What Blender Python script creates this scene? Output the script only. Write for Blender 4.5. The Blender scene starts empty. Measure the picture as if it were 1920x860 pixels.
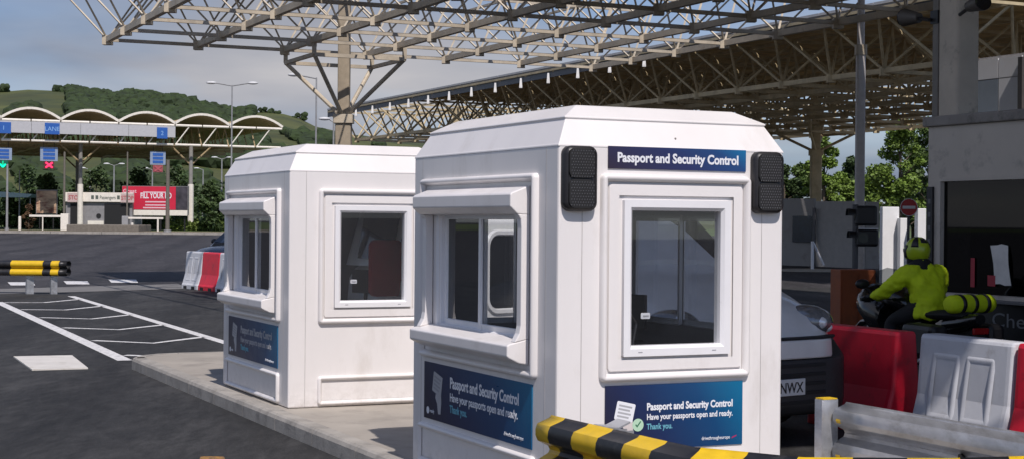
import bpy, bmesh, math, random
from mathutils import Vector, Matrix, Quaternion, noise
random.seed(11)
sc = bpy.context.scene
col = sc.collection
PI = math.pi
# ------------------------------------------------------------------ camera
FPX, ROLL, Y0, TH, EYE, ISL = 2934.2, .0087, 417.45, .4401, 1.6, .13
cd = bpy.data.cameras.new('camera'); cam = bpy.data.objects.new('camera', cd); col.objects.link(cam)
cd.sensor_fit = 'HORIZONTAL'; cd.sensor_width = 36; cd.lens = 36 * FPX / 1920
cd.shift_y = (Y0 - 430) / 1920
cd.clip_start = .1; cd.clip_end = 6000
cam.matrix_world = Matrix.Translation((0, 0, EYE)) @ Matrix.Rotation(PI / 2, 4, 'X') @ Matrix.Rotation(ROLL, 4, 'Z')
sc.camera = cam
CT, ST = math.cos(TH), math.sin(TH)
# ------------------------------------------------------------------ sun and sky
SUN_EL, SUN_A = math.radians(52), math.radians(-9)
su, sv = math.sin(SUN_A), -math.cos(SUN_A)                      # towards the sun, in site axes
sx, sy = su * CT - sv * ST, su * ST + sv * CT
to_sun = Vector((sx * math.cos(SUN_EL), sy * math.cos(SUN_EL), math.sin(SUN_EL)))
ld = bpy.data.lights.new('sun', 'SUN'); sun = bpy.data.objects.new('sun', ld); col.objects.link(sun)
ld.energy = 4.0; ld.angle = math.radians(.6); ld.color = (1, .93, .89)
sun.rotation_euler = to_sun.to_track_quat('Z', 'Y').to_euler(); sun.location = (20, -30, 60)
w = bpy.data.worlds.new('World'); sc.world = w; w.use_nodes = True
nt = w.node_tree; nd = nt.nodes; lk = nt.links; nd.clear()
wo = nd.new('ShaderNodeOutputWorld'); bg = nd.new('ShaderNodeBackground'); lk.new(bg.outputs[0], wo.inputs[0])
sky = nd.new('ShaderNodeTexSky'); sky.sky_type = 'NISHITA'; sky.sun_disc = False
sky.sun_elevation = SUN_EL; sky.sun_rotation = math.atan2(sx, sy); sky.dust_density = .15; sky.air_density = 1.0; sky.ozone_density = 4
bg.inputs[1].default_value = .115
tc = nd.new('ShaderNodeTexCoord'); sep = nd.new('ShaderNodeSeparateXYZ'); lk.new(tc.outputs['Generated'], sep.inputs[0])
def mth(op, a, b=None, clamp=False, tree=None):
    n = (tree or nt).nodes.new('ShaderNodeMath'); n.operation = op; n.use_clamp = clamp
    for i, x in enumerate((a, b)):
        if x is None: continue
        if isinstance(x, (int, float)): n.inputs[i].default_value = x
        else: (tree or nt).links.new(x, n.inputs[i])
    return n.outputs[0]
den = mth('ADD', mth('MAXIMUM', sep.outputs[2], 0), .16)
cx = mth('DIVIDE', sep.outputs[0], den); cy = mth('DIVIDE', sep.outputs[1], den)
cmb = nd.new('ShaderNodeCombineXYZ'); lk.new(cx, cmb.inputs[0]); lk.new(cy, cmb.inputs[1])
cmb.inputs[2].default_value = 3.6
n1 = nd.new('ShaderNodeTexNoise'); n1.inputs['Scale'].default_value = .42; n1.inputs['Detail'].default_value = 5; n1.inputs['Roughness'].default_value = .55
lk.new(cmb.outputs[0], n1.inputs[0])
n2 = nd.new('ShaderNodeTexNoise'); n2.inputs['Scale'].default_value = .55; n2.inputs['Detail'].default_value = 6; n2.inputs['Roughness'].default_value = .52
lk.new(cmb.outputs[0], n2.inputs[0])
cov = nd.new('ShaderNodeValToRGB'); cov.color_ramp.elements[0].position = .32; cov.color_ramp.elements[1].position = .61
lk.new(n1.outputs[0], cov.inputs[0])
ccol = nd.new('ShaderNodeValToRGB')
ccol.color_ramp.elements[0].position = .33; ccol.color_ramp.elements[0].color = (1.6, 2.0, 2.85, 1)
ccol.color_ramp.elements[1].position = .68; ccol.color_ramp.elements[1].color = (5.3, 5.1, 5.15, 1)
lk.new(n2.outputs[0], ccol.inputs[0])
mx = nd.new('ShaderNodeMix'); mx.data_type = 'RGBA'
lk.new(cov.outputs[0], mx.inputs[0]); tint = nd.new('ShaderNodeMix'); tint.data_type = 'RGBA'; tint.blend_type = 'MULTIPLY'; tint.inputs[0].default_value = 1; tint.inputs[7].default_value = (.64, .74, .92, 1)
lk.new(sky.outputs[0], tint.inputs[6]); lk.new(tint.outputs[2], mx.inputs[6]); lk.new(ccol.outputs[0], mx.inputs[7])
lk.new(mx.outputs[2], bg.inputs[0])
sc.view_settings.view_transform = 'Standard'; sc.view_settings.look = 'None'
sc.view_settings.exposure = 0; sc.view_settings.gamma = 1
sc.render.engine = 'CYCLES'; sc.cycles.max_bounces = 8; sc.cycles.transparent_max_bounces = 16
sc.cycles.use_denoising = True; sc.cycles.sample_clamp_indirect = 6
# ------------------------------------------------------------------ frames
def S(u, v, z=0): return Vector((u * CT - v * ST, u * ST + v * CT, z))
def ray(px, py):
    dx, dy = px - 960, py - Y0; c, s = math.cos(ROLL), math.sin(ROLL)
    return Vector(((c * dx + s * dy) / FPX, 1, -(-s * dx + c * dy) / FPX))
def D(px, py, d): return ray(px, py) * d + Vector((0, 0, EYE))       # a far point from its bearing and distance
def gz(y): return .0142 * max(0., min(60., y - 40))                  # the site rises gently away from the camera
def G(px, py):
    r = ray(px, py); d = -EYE / r.z
    for _ in range(30): d = (gz(d) - EYE) / r.z
    return r * d + Vector((0, 0, EYE))
def site(P): return (P.x * CT + P.y * ST, -P.x * ST + P.y * CT)
# ------------------------------------------------------------------ materials
MATS = {}
def M(name, c=(.5, .5, .5), rough=.6, metal=0., var=.12, scale=6., bump=0., bscale=80., spec=.5, coat=0., emit=0., dirt=None, dscale=3., dpos=(.55, .75), stretch=(1, 1, 1)):
    if name in MATS: return MATS[name]
    m = bpy.data.materials.new(name); m.use_nodes = True; t = m.node_tree; n = t.nodes; l = t.links
    b = n['Principled BSDF']; b.inputs['Roughness'].default_value = rough; b.inputs['Metallic'].default_value = metal
    b.inputs['Specular IOR Level'].default_value = spec; b.inputs['Coat Weight'].default_value = coat
    b.inputs['Base Color'].default_value = (*c, 1)
    co = n.new('ShaderNodeTexCoord'); mp = n.new('ShaderNodeMapping'); mp.inputs['Scale'].default_value = stretch
    l.new(co.outputs['Object'], mp.inputs[0])
    out = None
    if var:
        z = n.new('ShaderNodeTexNoise'); z.inputs['Scale'].default_value = scale; z.inputs['Detail'].default_value = 6; z.inputs['Roughness'].default_value = .6
        l.new(mp.outputs[0], z.inputs[0])
        r = n.new('ShaderNodeValToRGB'); r.color_ramp.elements[0].position = .3; r.color_ramp.elements[1].position = .7
        r.color_ramp.elements[0].color = (*[x * (1 - var) for x in c], 1); r.color_ramp.elements[1].color = (*[min(1, x * (1 + var)) for x in c], 1)
        l.new(z.outputs[0], r.inputs[0]); out = r.outputs[0]
        rr = n.new('ShaderNodeMapRange'); rr.inputs[3].default_value = max(.02, rough - .1); rr.inputs[4].default_value = min(1, rough + .12)
        l.new(z.outputs[0], rr.inputs[0]); l.new(rr.outputs[0], b.inputs['Roughness'])
    if dirt:
        z = n.new('ShaderNodeTexNoise'); z.inputs['Scale'].default_value = dscale; z.inputs['Detail'].default_value = 9; z.inputs['Roughness'].default_value = .7
        l.new(mp.outputs[0], z.inputs[0])
        r = n.new('ShaderNodeMapRange'); r.inputs[1].default_value = dpos[0]; r.inputs[2].default_value = dpos[1]; l.new(z.outputs[0], r.inputs[0])
        x = n.new('ShaderNodeMix'); x.data_type = 'RGBA'; l.new(r.outputs[0], x.inputs[0])
        if out: l.new(out, x.inputs[6])
        else: x.inputs[6].default_value = (*c, 1)
        x.inputs[7].default_value = (*dirt, 1); out = x.outputs[2]
    if out: l.new(out, b.inputs['Base Color'])
    if bump:
        z = n.new('ShaderNodeTexNoise'); z.inputs['Scale'].default_value = bscale; z.inputs['Detail'].default_value = 3; l.new(co.outputs['Object'], z.inputs[0])
        bp = n.new('ShaderNodeBump'); bp.inputs['Strength'].default_value = bump; bp.inputs['Distance'].default_value = .01
        l.new(z.outputs[0], bp.inputs['Height']); l.new(bp.outputs[0], b.inputs['Normal'])
    if emit: b.inputs['Emission Color'].default_value = (*c, 1); b.inputs['Emission Strength'].default_value = emit
    MATS[name] = m; return m
def glass_mat(name, tint, refl=.9, tr=1.):
    m = bpy.data.materials.new(name); m.use_nodes = True; t = m.node_tree; n = t.nodes; l = t.links; n.clear()
    o = n.new('ShaderNodeOutputMaterial'); x = n.new('ShaderNodeMixShader'); f = n.new('ShaderNodeLayerWeight'); f.inputs[0].default_value = .5
    tb = n.new('ShaderNodeBsdfTransparent'); tb.inputs[0].default_value = (*tint, 1)
    g = n.new('ShaderNodeBsdfGlossy'); g.inputs['Roughness'].default_value = .015; g.inputs[0].default_value = (refl, refl, refl, 1)
    p5 = mth('POWER', f.outputs['Facing'], 5, tree=t); fr = mth('ADD', mth('MULTIPLY', p5, .88, tree=t), .105, True, tree=t); l.new(fr, x.inputs[0]); l.new(tb.outputs[0], x.inputs[1]); l.new(g.outputs[0], x.inputs[2]); l.new(x.outputs[0], o.inputs[0])
    return m
def print_mat(name, stops, rough=.3):                # a printed colour gradient across a sign
    m = bpy.data.materials.new(name); m.use_nodes = True; t = m.node_tree; n = t.nodes; l = t.links
    b = n['Principled BSDF']; b.inputs['Roughness'].default_value = rough
    c = n.new('ShaderNodeTexCoord'); s = n.new('ShaderNodeSeparateXYZ'); l.new(c.outputs['Generated'], s.inputs[0])
    a = mth('ADD', mth('MULTIPLY', s.outputs[0], .8, tree=t), mth('MULTIPLY', s.outputs[1], .2, tree=t), tree=t)
    r = n.new('ShaderNodeValToRGB'); l.new(a, r.inputs[0]); e = r.color_ramp.elements
    e[0].position, e[0].color = stops[0][0], (*stops[0][1], 1); e[1].position, e[1].color = stops[-1][0], (*stops[-1][1], 1)
    for p, q in stops[1:-1]: k = e.new(p); k.color = (*q, 1)
    z = n.new('ShaderNodeTexNoise'); z.inputs['Scale'].default_value = 9; z.inputs['Detail'].default_value = 5; l.new(c.outputs['Object'], z.inputs[0])
    l.new(mth('ADD', mth('MULTIPLY', z.outputs[0], .25, tree=t), rough - .1, tree=t), b.inputs['Roughness'])
    l.new(r.outputs[0], b.inputs['Base Color']); return m
white = M('white_grp', (.79, .755, .735), .38, var=.04, scale=1.6, coat=.15, dirt=(.56, .51, .46), dscale=2.6, dpos=(.56, .95), stretch=(1, 1, .35), bump=.06, bscale=9)
def splash_dirt(m):                         # road dirt splashed up the bottom of the walls, and a few rubbed marks
    t = m.node_tree; n = t.nodes; l = t.links; b = n['Principled BSDF']; src = b.inputs['Base Color'].links[0].from_socket
    c = n.new('ShaderNodeTexCoord'); sp = n.new('ShaderNodeSeparateXYZ'); l.new(c.outputs['Object'], sp.inputs[0])
    z = n.new('ShaderNodeTexNoise'); z.inputs['Scale'].default_value = 14; z.inputs['Detail'].default_value = 8; z.inputs['Roughness'].default_value = .75; l.new(c.outputs['Object'], z.inputs[0])
    h = n.new('ShaderNodeMapRange'); h.inputs[1].default_value = .22; h.inputs[2].default_value = 0; h.inputs[3].default_value = 0; h.inputs[4].default_value = 1; l.new(sp.outputs[2], h.inputs[0])
    k = n.new('ShaderNodeMapRange'); k.inputs[1].default_value = .42; k.inputs[2].default_value = .75; l.new(z.outputs[0], k.inputs[0])
    z2 = n.new('ShaderNodeTexNoise'); z2.inputs['Scale'].default_value = 7; z2.inputs['Detail'].default_value = 10; z2.inputs['Roughness'].default_value = .8; l.new(c.outputs['Object'], z2.inputs[0])
    k2 = n.new('ShaderNodeMapRange'); k2.inputs[1].default_value = .70; k2.inputs[2].default_value = .80; k2.inputs[4].default_value = .35; l.new(z2.outputs[0], k2.inputs[0])
    f = mth('MAXIMUM', mth('MULTIPLY', mth('MULTIPLY', h.outputs[0], k.outputs[0], tree=t), .5, tree=t), k2.outputs[0], tree=t)
    x = n.new('ShaderNodeMix'); x.data_type = 'RGBA'; l.new(f, x.inputs[0]); l.new(src, x.inputs[6]); x.inputs[7].default_value = (.33, .29, .25, 1); l.new(x.outputs[2], b.inputs['Base Color'])
splash_dirt(white)
white2 = M('white_upvc', (.80, .79, .80), .3, var=.03, scale=4)
inner = M('booth_lining', (.30, .29, .28), .7)
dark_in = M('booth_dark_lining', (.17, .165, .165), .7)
glass = glass_mat('window_glass', (.87, .88, .89))
dkglass = glass_mat('dark_window_glass', (.16, .165, .17), .30)
carglass = M('car_glass', (.012, .014, .017), .06, var=.0, spec=.8)
black = M('black_plastic', (.018, .017, .019), .42, var=.2, bump=.1)
blackm = M('black_matt', (.011, .011, .012), .7, var=.2)
steel = M('frame_steel', (.52, .45, .345), .6, metal=.05, var=.25, scale=2., dirt=(.30, .22, .13), dscale=4)
steel2 = M('frame_steel_ochre', (.52, .42, .25), .6, metal=.05, var=.25, scale=2., dirt=(.34, .25, .13), dscale=3)
deckm = M('roof_deck_underside', (.56, .40, .18), .8, var=.3, scale=.8, stretch=(1, 6, 1), dirt=(.38, .27, .12), dscale=.6)
galv = M('galvanised_steel', (.50, .51, .53), .34, metal=.65, var=.22, scale=9, stretch=(1, .25, 1), dirt=(.26, .25, .24), dscale=12, dpos=(.5, .8))
yellow = M('barrier_yellow', (.72, .46, .012), .42, var=.1, scale=14, dirt=(.30, .19, .03), dscale=18, dpos=(.6, .85))
sblack = M('barrier_black', (.016, .016, .018), .4, var=.3, scale=14, dirt=(.07, .065, .06), dscale=16, dpos=(.55, .85))
conc = M('island_concrete', (.36, .325, .28), .85, var=.14, scale=1.4, bump=.25, bscale=60, dirt=(.22, .20, .175), dscale=2.6, dpos=(.5, .8))
kerbm = M('kerb_concrete', (.34, .315, .28), .85, var=.2, scale=3, bump=.3, bscale=50, dirt=(.15, .14, .13), dscale=5, dpos=(.5, .8))
column_conc = M('column_concrete', (.54, .48, .40), .85, var=.14, scale=2, bump=.1, dirt=(.14, .12, .10), dscale=3)
paintw = M('road_paint', (.72, .71, .70), .6, var=.08, scale=9, dirt=(.16, .16, .16), dscale=16, dpos=(.50, .74))
redp = M('barrier_red_plastic', (.66, .012, .035), .42, var=.15, scale=4, dirt=(.30, .02, .03), dscale=6, bump=.05)
whitep = M('barrier_white_plastic', (.62, .63, .66), .45, var=.08, scale=4, dirt=(.42, .41, .40), dscale=5, bump=.05)
rubber = M('tyre_rubber', (.02, .02, .02), .8)
hivis = M('hi_vis_fabric', (.60, .76, .008), .75, var=.1, scale=9, bump=.5, bscale=22)
leaf = M('tree_leaf', (.068, .115, .018), .6, var=.45, scale=1.2)
leaf2 = M('shrub_leaf', (.05, .085, .02), .7, var=.5, scale=.6)
bark = M('tree_bark', (.11, .085, .06), .9)
# ------------------------------------------------------------------ mesh helpers
class MB:
    def __init__(s): s.v = []; s.f = []; s.mi = []; s.cur = 0
    def add(s, vs, fs):
        o = len(s.v); s.v += [Vector(p) for p in vs]
        for f in fs: s.f.append([i + o for i in f]); s.mi.append(s.cur)
        return s
    def box(s, a, b):
        x0, y0, z0 = a; x1, y1, z1 = b
        return s.add([(x0, y0, z0), (x1, y0, z0), (x1, y1, z0), (x0, y1, z0), (x0, y0, z1), (x1, y0, z1), (x1, y1, z1), (x0, y1, z1)],
                     [(0, 3, 2, 1), (4, 5, 6, 7), (0, 1, 5, 4), (1, 2, 6, 5), (2, 3, 7, 6), (3, 0, 4, 7)])
    def tube(s, p, q, r, n=6, r2=None, caps=True):
        p, q = Vector(p), Vector(q); d = (q - p).normalized(); a = d.orthogonal().normalized(); b = d.cross(a); r2 = r if r2 is None else r2
        vs = [p + (a * math.cos(2 * PI * i / n) + b * math.sin(2 * PI * i / n)) * r for i in range(n)] + [q + (a * math.cos(2 * PI * i / n) + b * math.sin(2 * PI * i / n)) * r2 for i in range(n)]
        fs = [(i, (i + 1) % n, n + (i + 1) % n, n + i) for i in range(n)]
        if caps: fs += [tuple(range(n - 1, -1, -1)), tuple(range(n, 2 * n))]
        return s.add(vs, fs)
    def beam(s, p, q, wd, h):
        p, q = Vector(p), Vector(q); d = (q - p).normalized(); sd = d.cross(Vector((0, 0, 1)))
        if sd.length < 1e-4: sd = Vector((1, 0, 0))
        sd.normalize(); up = sd.cross(d); vs = []
        for o in (p, q):
            for a, b in ((-1, -1), (1, -1), (1, 1), (-1, 1)): vs.append(o + sd * (a * wd / 2) + up * (b * h / 2))
        return s.add(vs, [(0, 1, 2, 3), (7, 6, 5, 4), (0, 4, 5, 1), (1, 5, 6, 2), (2, 6, 7, 3), (3, 7, 4, 0)])
    def loft(s, rings, cap0=True, cap1=True, close=True):
        n = len(rings[0]); vs = [p for r in rings for p in r]; fs = []
        for k in range(len(rings) - 1):
            for i in range(n if close else n - 1):
                j = (i + 1) % n; fs.append((k * n + i, k * n + j, (k + 1) * n + j, (k + 1) * n + i))
        if cap0: fs.append(tuple(range(n - 1, -1, -1)))
        if cap1: fs.append(tuple(range((len(rings) - 1) * n, len(rings) * n)))
        return s.add(vs, fs)
    def sweep(s, a0, a1, z0, z1, r, prof, to3, cap0=False, cap1=False, n=4):
        rings = []
        for ins, h in prof: rings.append([to3(a, z, h) for a, z in rrect(a0 + ins, a1 - ins, z0 + ins, z1 - ins, max(.002, r - ins), n)])
        return s.loft(rings, cap0, cap1)
    def disc(s, c, nrm, r, n=16, th=.01):
        c, nrm = Vector(c), Vector(nrm).normalized(); return s.tube(c, c + nrm * th, r, n)
    def ball(s, c, rx, ry, rz, nu=12, nv=8):
        rings = []
        for j in range(nv + 1):
            t = PI * (j + .0) / nv; t = min(max(t, .02), PI - .02)
            rings.append([(c[0] + rx * math.sin(t) * math.cos(2 * PI * i / nu), c[1] + ry * math.sin(t) * math.sin(2 * PI * i / nu), c[2] + rz * math.cos(t)) for i in range(nu)])
        return s.loft(rings)
    def xf(s, mtx): s.v = [mtx @ p for p in s.v]; return s
    def build(s, name, mat, parent=None, loc=None, rz=None, smooth=None, bevel=0, solid=0, merge=False):
        me = bpy.data.meshes.new(name); me.from_pydata(s.v, [], s.f)
        for m in (mat if isinstance(mat, (list, tuple)) else [mat]): me.materials.append(m)
        me.polygons.foreach_set('material_index', s.mi)
        bm = bmesh.new(); bm.from_mesh(me)
        if merge: bmesh.ops.remove_doubles(bm, verts=bm.verts, dist=1e-4)
        bmesh.ops.recalc_face_normals(bm, faces=bm.faces); bm.to_mesh(me); bm.free()
        o = bpy.data.objects.new(name, me); col.objects.link(o); o.parent = parent
        if loc is not None: o.location = loc
        if rz is not None: o.rotation_euler = (0, 0, rz)
        if smooth is not None:
            me.polygons.foreach_set('use_smooth', [True] * len(me.polygons)); me.set_sharp_from_angle(angle=math.radians(smooth))
        if solid: k = o.modifiers.new('solid', 'SOLIDIFY'); k.thickness = solid; k.offset = -1
        if bevel: k = o.modifiers.new('bevel', 'BEVEL'); k.width = bevel; k.segments = 2; k.limit_method = 'ANGLE'; k.angle_limit = .6
        return o
def rrect(a0, a1, z0, z1, r, n=4):
    p = []
    for (cx_, cz_, t0) in ((a1 - r, z1 - r, 0), (a0 + r, z1 - r, PI / 2), (a0 + r, z0 + r, PI), (a1 - r, z0 + r, 1.5 * PI)):
        for i in range(n + 1): t = t0 + PI / 2 * i / n; p.append((cx_ + r * math.cos(t), cz_ + r * math.sin(t)))
    return p
def tag(o, label, cat, group=None, kind=None):
    if label: o['label'] = label
    if cat: o['category'] = cat
    if group: o['group'] = group
    if kind: o['kind'] = kind
    return o
def struct(o, kind='structure', label=None):
    o['kind'] = kind
    if label: o['label'] = label
    return o
def thing(name, label, cat, loc, rz=0., group=None):
    o = bpy.data.objects.new(name, None); col.objects.link(o); o.location = loc; o.rotation_euler = (0, 0, rz); o.empty_display_size = .3
    return tag(o, label, cat, group)
def copy_tree(o, parent=None):
    c = o.copy(); col.objects.link(c); c.parent = parent
    for ch in list(o.children): copy_tree(ch, c)
    return c
def text_mesh(body, size, bold=0., align='LEFT', shear=0., width=None, ext=.0008):
    cu = bpy.data.curves.new('lettering', 'FONT'); cu.body = body; cu.size = size; cu.offset = bold; cu.extrude = ext; cu.align_x = align; cu.resolution_u = 3; cu.shear = shear
    o = bpy.data.objects.new('lettering_tmp', cu); col.objects.link(o); bpy.context.view_layer.update()
    me = bpy.data.meshes.new_from_object(o.evaluated_get(bpy.context.evaluated_depsgraph_get())); bpy.data.objects.remove(o); bpy.data.curves.remove(cu)
    if width:
        xs = [q.co.x for q in me.vertices]; k = width / (max(xs) - min(xs))
        for q in me.vertices: q.co.x *= k
    return me
def lettering(body, size, mtx, mat, parent, bold=0., width=None, align='LEFT', ext=.0008):
    me = text_mesh(body, size, bold, align, 0, width, ext); me.transform(mtx); me.materials.clear(); me.materials.append(mat)
    o = bpy.data.objects.new('lettering', me); col.objects.link(o); o.parent = parent; return o
def poly(pts, name, mat, kind='structure', dz=0.):
    return struct(MB().add([(p[0], p[1], (p[2] if len(p) > 2 else 0) + dz) for p in pts], [tuple(range(len(pts)))]).build(name, mat), kind)

# ------------------------------------------------------------------ ground, road, paint
def asphalt(name, c, c2, scale):
    m = bpy.data.materials.new(name); m.use_nodes = True; t = m.node_tree; n = t.nodes; l = t.links; b = n['Principled BSDF']
    co = n.new('ShaderNodeTexCoord'); rot = n.new('ShaderNodeMapping'); rot.inputs['Rotation'].default_value = (0, 0, -TH); rot.inputs['Scale'].default_value = (1, .28, 1); l.new(co.outputs['Object'], rot.inputs[0])
    a = n.new('ShaderNodeTexNoise'); a.inputs['Scale'].default_value = scale; a.inputs['Detail'].default_value = 8; a.inputs['Roughness'].default_value = .65; l.new(rot.outputs[0], a.inputs[0])
    r = n.new('ShaderNodeValToRGB'); r.color_ramp.elements[0].position = .32; r.color_ramp.elements[1].position = .72; r.color_ramp.elements[0].color = (*c, 1); r.color_ramp.elements[1].color = (*c2, 1); l.new(a.outputs[0], r.inputs[0])
    s = n.new('ShaderNodeTexNoise'); s.inputs['Scale'].default_value = 130; s.inputs['Detail'].default_value = 2; l.new(co.outputs['Object'], s.inputs[0])
    q = n.new('ShaderNodeMapRange'); q.inputs[1].default_value = .3; q.inputs[2].default_value = .75; q.inputs[3].default_value = .6; q.inputs[4].default_value = 1.5; l.new(s.outputs[0], q.inputs[0])
    s2 = n.new('ShaderNodeTexNoise'); s2.inputs['Scale'].default_value = 9; s2.inputs['Detail'].default_value = 6; s2.inputs['Roughness'].default_value = .7; l.new(rot.outputs[0], s2.inputs[0])
    q2 = n.new('ShaderNodeMapRange'); q2.inputs[1].default_value = .32; q2.inputs[2].default_value = .70; q2.inputs[3].default_value = .55; q2.inputs[4].default_value = 1.5; l.new(s2.outputs[0], q2.inputs[0])
    x = n.new('ShaderNodeMix'); x.data_type = 'RGBA'; x.blend_type = 'MULTIPLY'; x.inputs[0].default_value = 1; l.new(r.outputs[0], x.inputs[6]); l.new(mth('MULTIPLY', q.outputs[0], q2.outputs[0], tree=t), x.inputs[7])
    sp = n.new('ShaderNodeSeparateXYZ'); l.new(rot.outputs[0], sp.inputs[0]); wob = n.new('ShaderNodeTexNoise'); wob.inputs['Scale'].default_value = .35; l.new(rot.outputs[0], wob.inputs[0])
    ph = mth('ADD', mth('MULTIPLY', sp.outputs[0], 3.7, tree=t), mth('MULTIPLY', wob.outputs[0], 5, tree=t), tree=t); bnd = mth('MULTIPLY', mth('ADD', mth('SINE', ph, tree=t), 1, tree=t), .5, tree=t)
    trk = mth('SUBTRACT', 1.12, mth('MULTIPLY', mth('MULTIPLY', bnd, bnd, tree=t), .34, tree=t), tree=t)
    xt = n.new('ShaderNodeMix'); xt.data_type = 'RGBA'; xt.blend_type = 'MULTIPLY'; xt.inputs[0].default_value = 1; l.new(x.outputs[2], xt.inputs[6]); l.new(trk, xt.inputs[7]); x = xt
    d = n.new('ShaderNodeTexNoise'); d.inputs['Scale'].default_value = 1.1; d.inputs['Detail'].default_value = 10; d.inputs['Roughness'].default_value = .72; l.new(rot.outputs[0], d.inputs[0])
    dr = n.new('ShaderNodeMapRange'); dr.inputs[1].default_value = .54; dr.inputs[2].default_value = .76; dr.inputs[4].default_value = .8; l.new(d.outputs[0], dr.inputs[0])
    y = n.new('ShaderNodeMix'); y.data_type = 'RGBA'; l.new(dr.outputs[0], y.inputs[0]); l.new(x.outputs[2], y.inputs[6]); y.inputs[7].default_value = (*[k * 2.1 for k in c2], 1)
    l.new(y.outputs[2], b.inputs['Base Color']); b.inputs['Roughness'].default_value = .78; b.inputs['Specular IOR Level'].default_value = .35
    bp = n.new('ShaderNodeBump'); bp.inputs['Strength'].default_value = .5; bp.inputs['Distance'].default_value = .004; l.new(s.outputs[0], bp.inputs['Height']); l.new(bp.outputs[0], b.inputs['Normal'])
    return m
asp_old = asphalt('worn_asphalt', (.031, .029, .031), (.048, .045, .046), .5)
asp_new = asphalt('new_asphalt', (.018, .018, .018), (.044, .043, .042), 1.0)
grass = M('hill_grass', (.075, .085, .020), .9, var=.4, scale=.02, dirt=(.034, .048, .014), dscale=.03, dpos=(.45, .65))
ys = [-80, -20, 0, 20, 40, 55, 70, 85, 100, 160, 260, 500, 1500, 5000]
mb = MB()
for y in ys: mb.v += [Vector((-2500, y, gz(y))), Vector((2500, y, gz(y)))]
for i in range(len(ys) - 1): mb.f.append([2 * i, 2 * i + 1, 2 * i + 3, 2 * i + 2]); mb.mi.append(0)
struct(mb.build('ground', asp_old), label='wide grey worn asphalt yard')
e0, e1 = G(-500, 556), G(352, 540)
far_v = 37.2
pts = [S(-60, -30, .004), S(60, -30, .004), S(60, 30, .004), (e1.x, e1.y, .004), (e0.x, e0.y, .004), (-70, e0.y, .004)]
poly(pts, 'road', asp_new)['label'] = 'dark newly laid asphalt lane'
# concrete seam strip between the two asphalts
a, b, c_, d_ = G(-60, 543), G(335, 532), G(352, 541), G(-60, 553)
poly([(a.x, a.y, .009), (b.x, b.y, .009), (c_.x, c_.y, .009), (d_.x, d_.y, .009)], 'drain_strip', M('old_concrete', (.17, .165, .16), .85, var=.2, scale=2))['label'] = 'pale concrete strip across the yard'
def site_strip(pts, wd, z=.008):                     # painted line through site points
    mb = MB(); P = [Vector((p[0], p[1], 0)) for p in pts]; L, Rr = [], []
    for i, p in enumerate(P):
        d = ((P[i + 1] - p).normalized() if i < len(P) - 1 else Vector()) + ((p - P[i - 1]).normalized() if i else Vector()); d.normalize(); nn = Vector((-d.y, d.x, 0)) * wd / 2
        L.append(S(*(p + nn).xy, z)); Rr.append(S(*(p - nn).xy, z))
    for i in range(len(P) - 1): mb.add([L[i], Rr[i], Rr[i + 1], L[i + 1]], [(0, 1, 2, 3)])
    return struct(mb.build('road_marking', paintw))
site_strip([(3.6, 17.9), (3.86, 31.2)], .17); site_strip([(5.30, 18.2), (5.56, 33.2)], .15)
for c3 in [[(3.95, 31.0), (4.65, 30.8), (5.51, 31.9)], [(3.92, 28.55), (4.62, 28.2), (5.48, 29.3)], [(3.89, 26.15), (4.60, 25.55), (5.42, 26.5)], [(3.84, 23.6), (4.52, 22.95), (5.36, 23.8)], [(3.80, 21.0), (4.44, 20.3), (5.3, 21.15)], [(3.74, 18.6), (4.3, 18.1)]]:
    site_strip(c3, .13)
P4 = [G(*p) for p in ((25, 670), (135, 668), (165, 692), (60, 695))]
o = MB().loft([[(p.x, p.y, .006) for p in P4], [(p.x, p.y, .020) for p in P4]]).build('cover_plate', M('white_plate', (.66, .63, .58), .6, var=.08, scale=3, dirt=(.42, .38, .30), dscale=5))
tag(o, 'flat off-white cover plate lying on the dark asphalt beside the painted lines', 'plate')
for (x0, x1, yc) in ((14, 66, 532), (119, 168, 530), (203, 259, 527)):
    q = [G(x0, yc - 3), G(x1 - 4, yc - 3), G(x1, yc + 3), G(x0 + 6, yc + 3)]
    poly([(p.x, p.y, p.z + .012) for p in q], 'road_marking', paintw)
a = [G(376, 857), G(420, 857), G(424, 868), G(372, 868)]
poly([(p.x, p.y, .0085) for p in a], 'road_marking', M('orange_road_paint', (.45, .22, .03), .7, var=.2, dirt=(.06, .055, .05), dscale=18, dpos=(.42, .6)))
# far verge, pavement and grass beyond the yard
verge = M('dry_verge', (.20, .165, .115), .9, var=.25, scale=.6, dirt=(.11, .10, .06), dscale=1.5)
def sheet(y0, y1, x0, x1, dz, name, mat, label=None, ny=6):
    mb = MB()
    for i in range(ny):
        ya, yb = y0 + (y1 - y0) * i / ny, y0 + (y1 - y0) * (i + 1) / ny
        mb.add([(x0, ya, gz(ya) + dz), (x1, ya, gz(ya) + dz), (x1, yb, gz(yb) + dz), (x0, yb, gz(yb) + dz)], [(0, 1, 2, 3)])
    return struct(mb.build(name, mat, merge=True), label=label)
sheet(92, 101, -90, 4, .006, 'verge', verge, 'brown dusty verge along the far edge of the yard')
mb = MB()
for x in range(-90, 4, 3): mb.box((x, 91.6, gz(91) - .05), (x + 2.97, 91.99, gz(92) + .13))
struct(mb.build('kerb', kerbm), label='far kerb of the yard')
sheet(101.2, 420, -400, 60, .012, 'meadow', M('meadow_grass', (.085, .12, .03), .9, var=.4, scale=.08), 'grass beyond the far toll canopy')
# sunlit pavement and grass on the right, under and behind the second canopy
sheet(56, 62, 6, 60, .01, 'pavement', M('pale_paving', (.34, .31, .26), .85, var=.2, scale=1), 'pale paving under the far canopy')
sheet(70, 420, 8, 300, .014, 'meadow', MATS['meadow_grass'], 'grass behind the pale wall')

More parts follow.
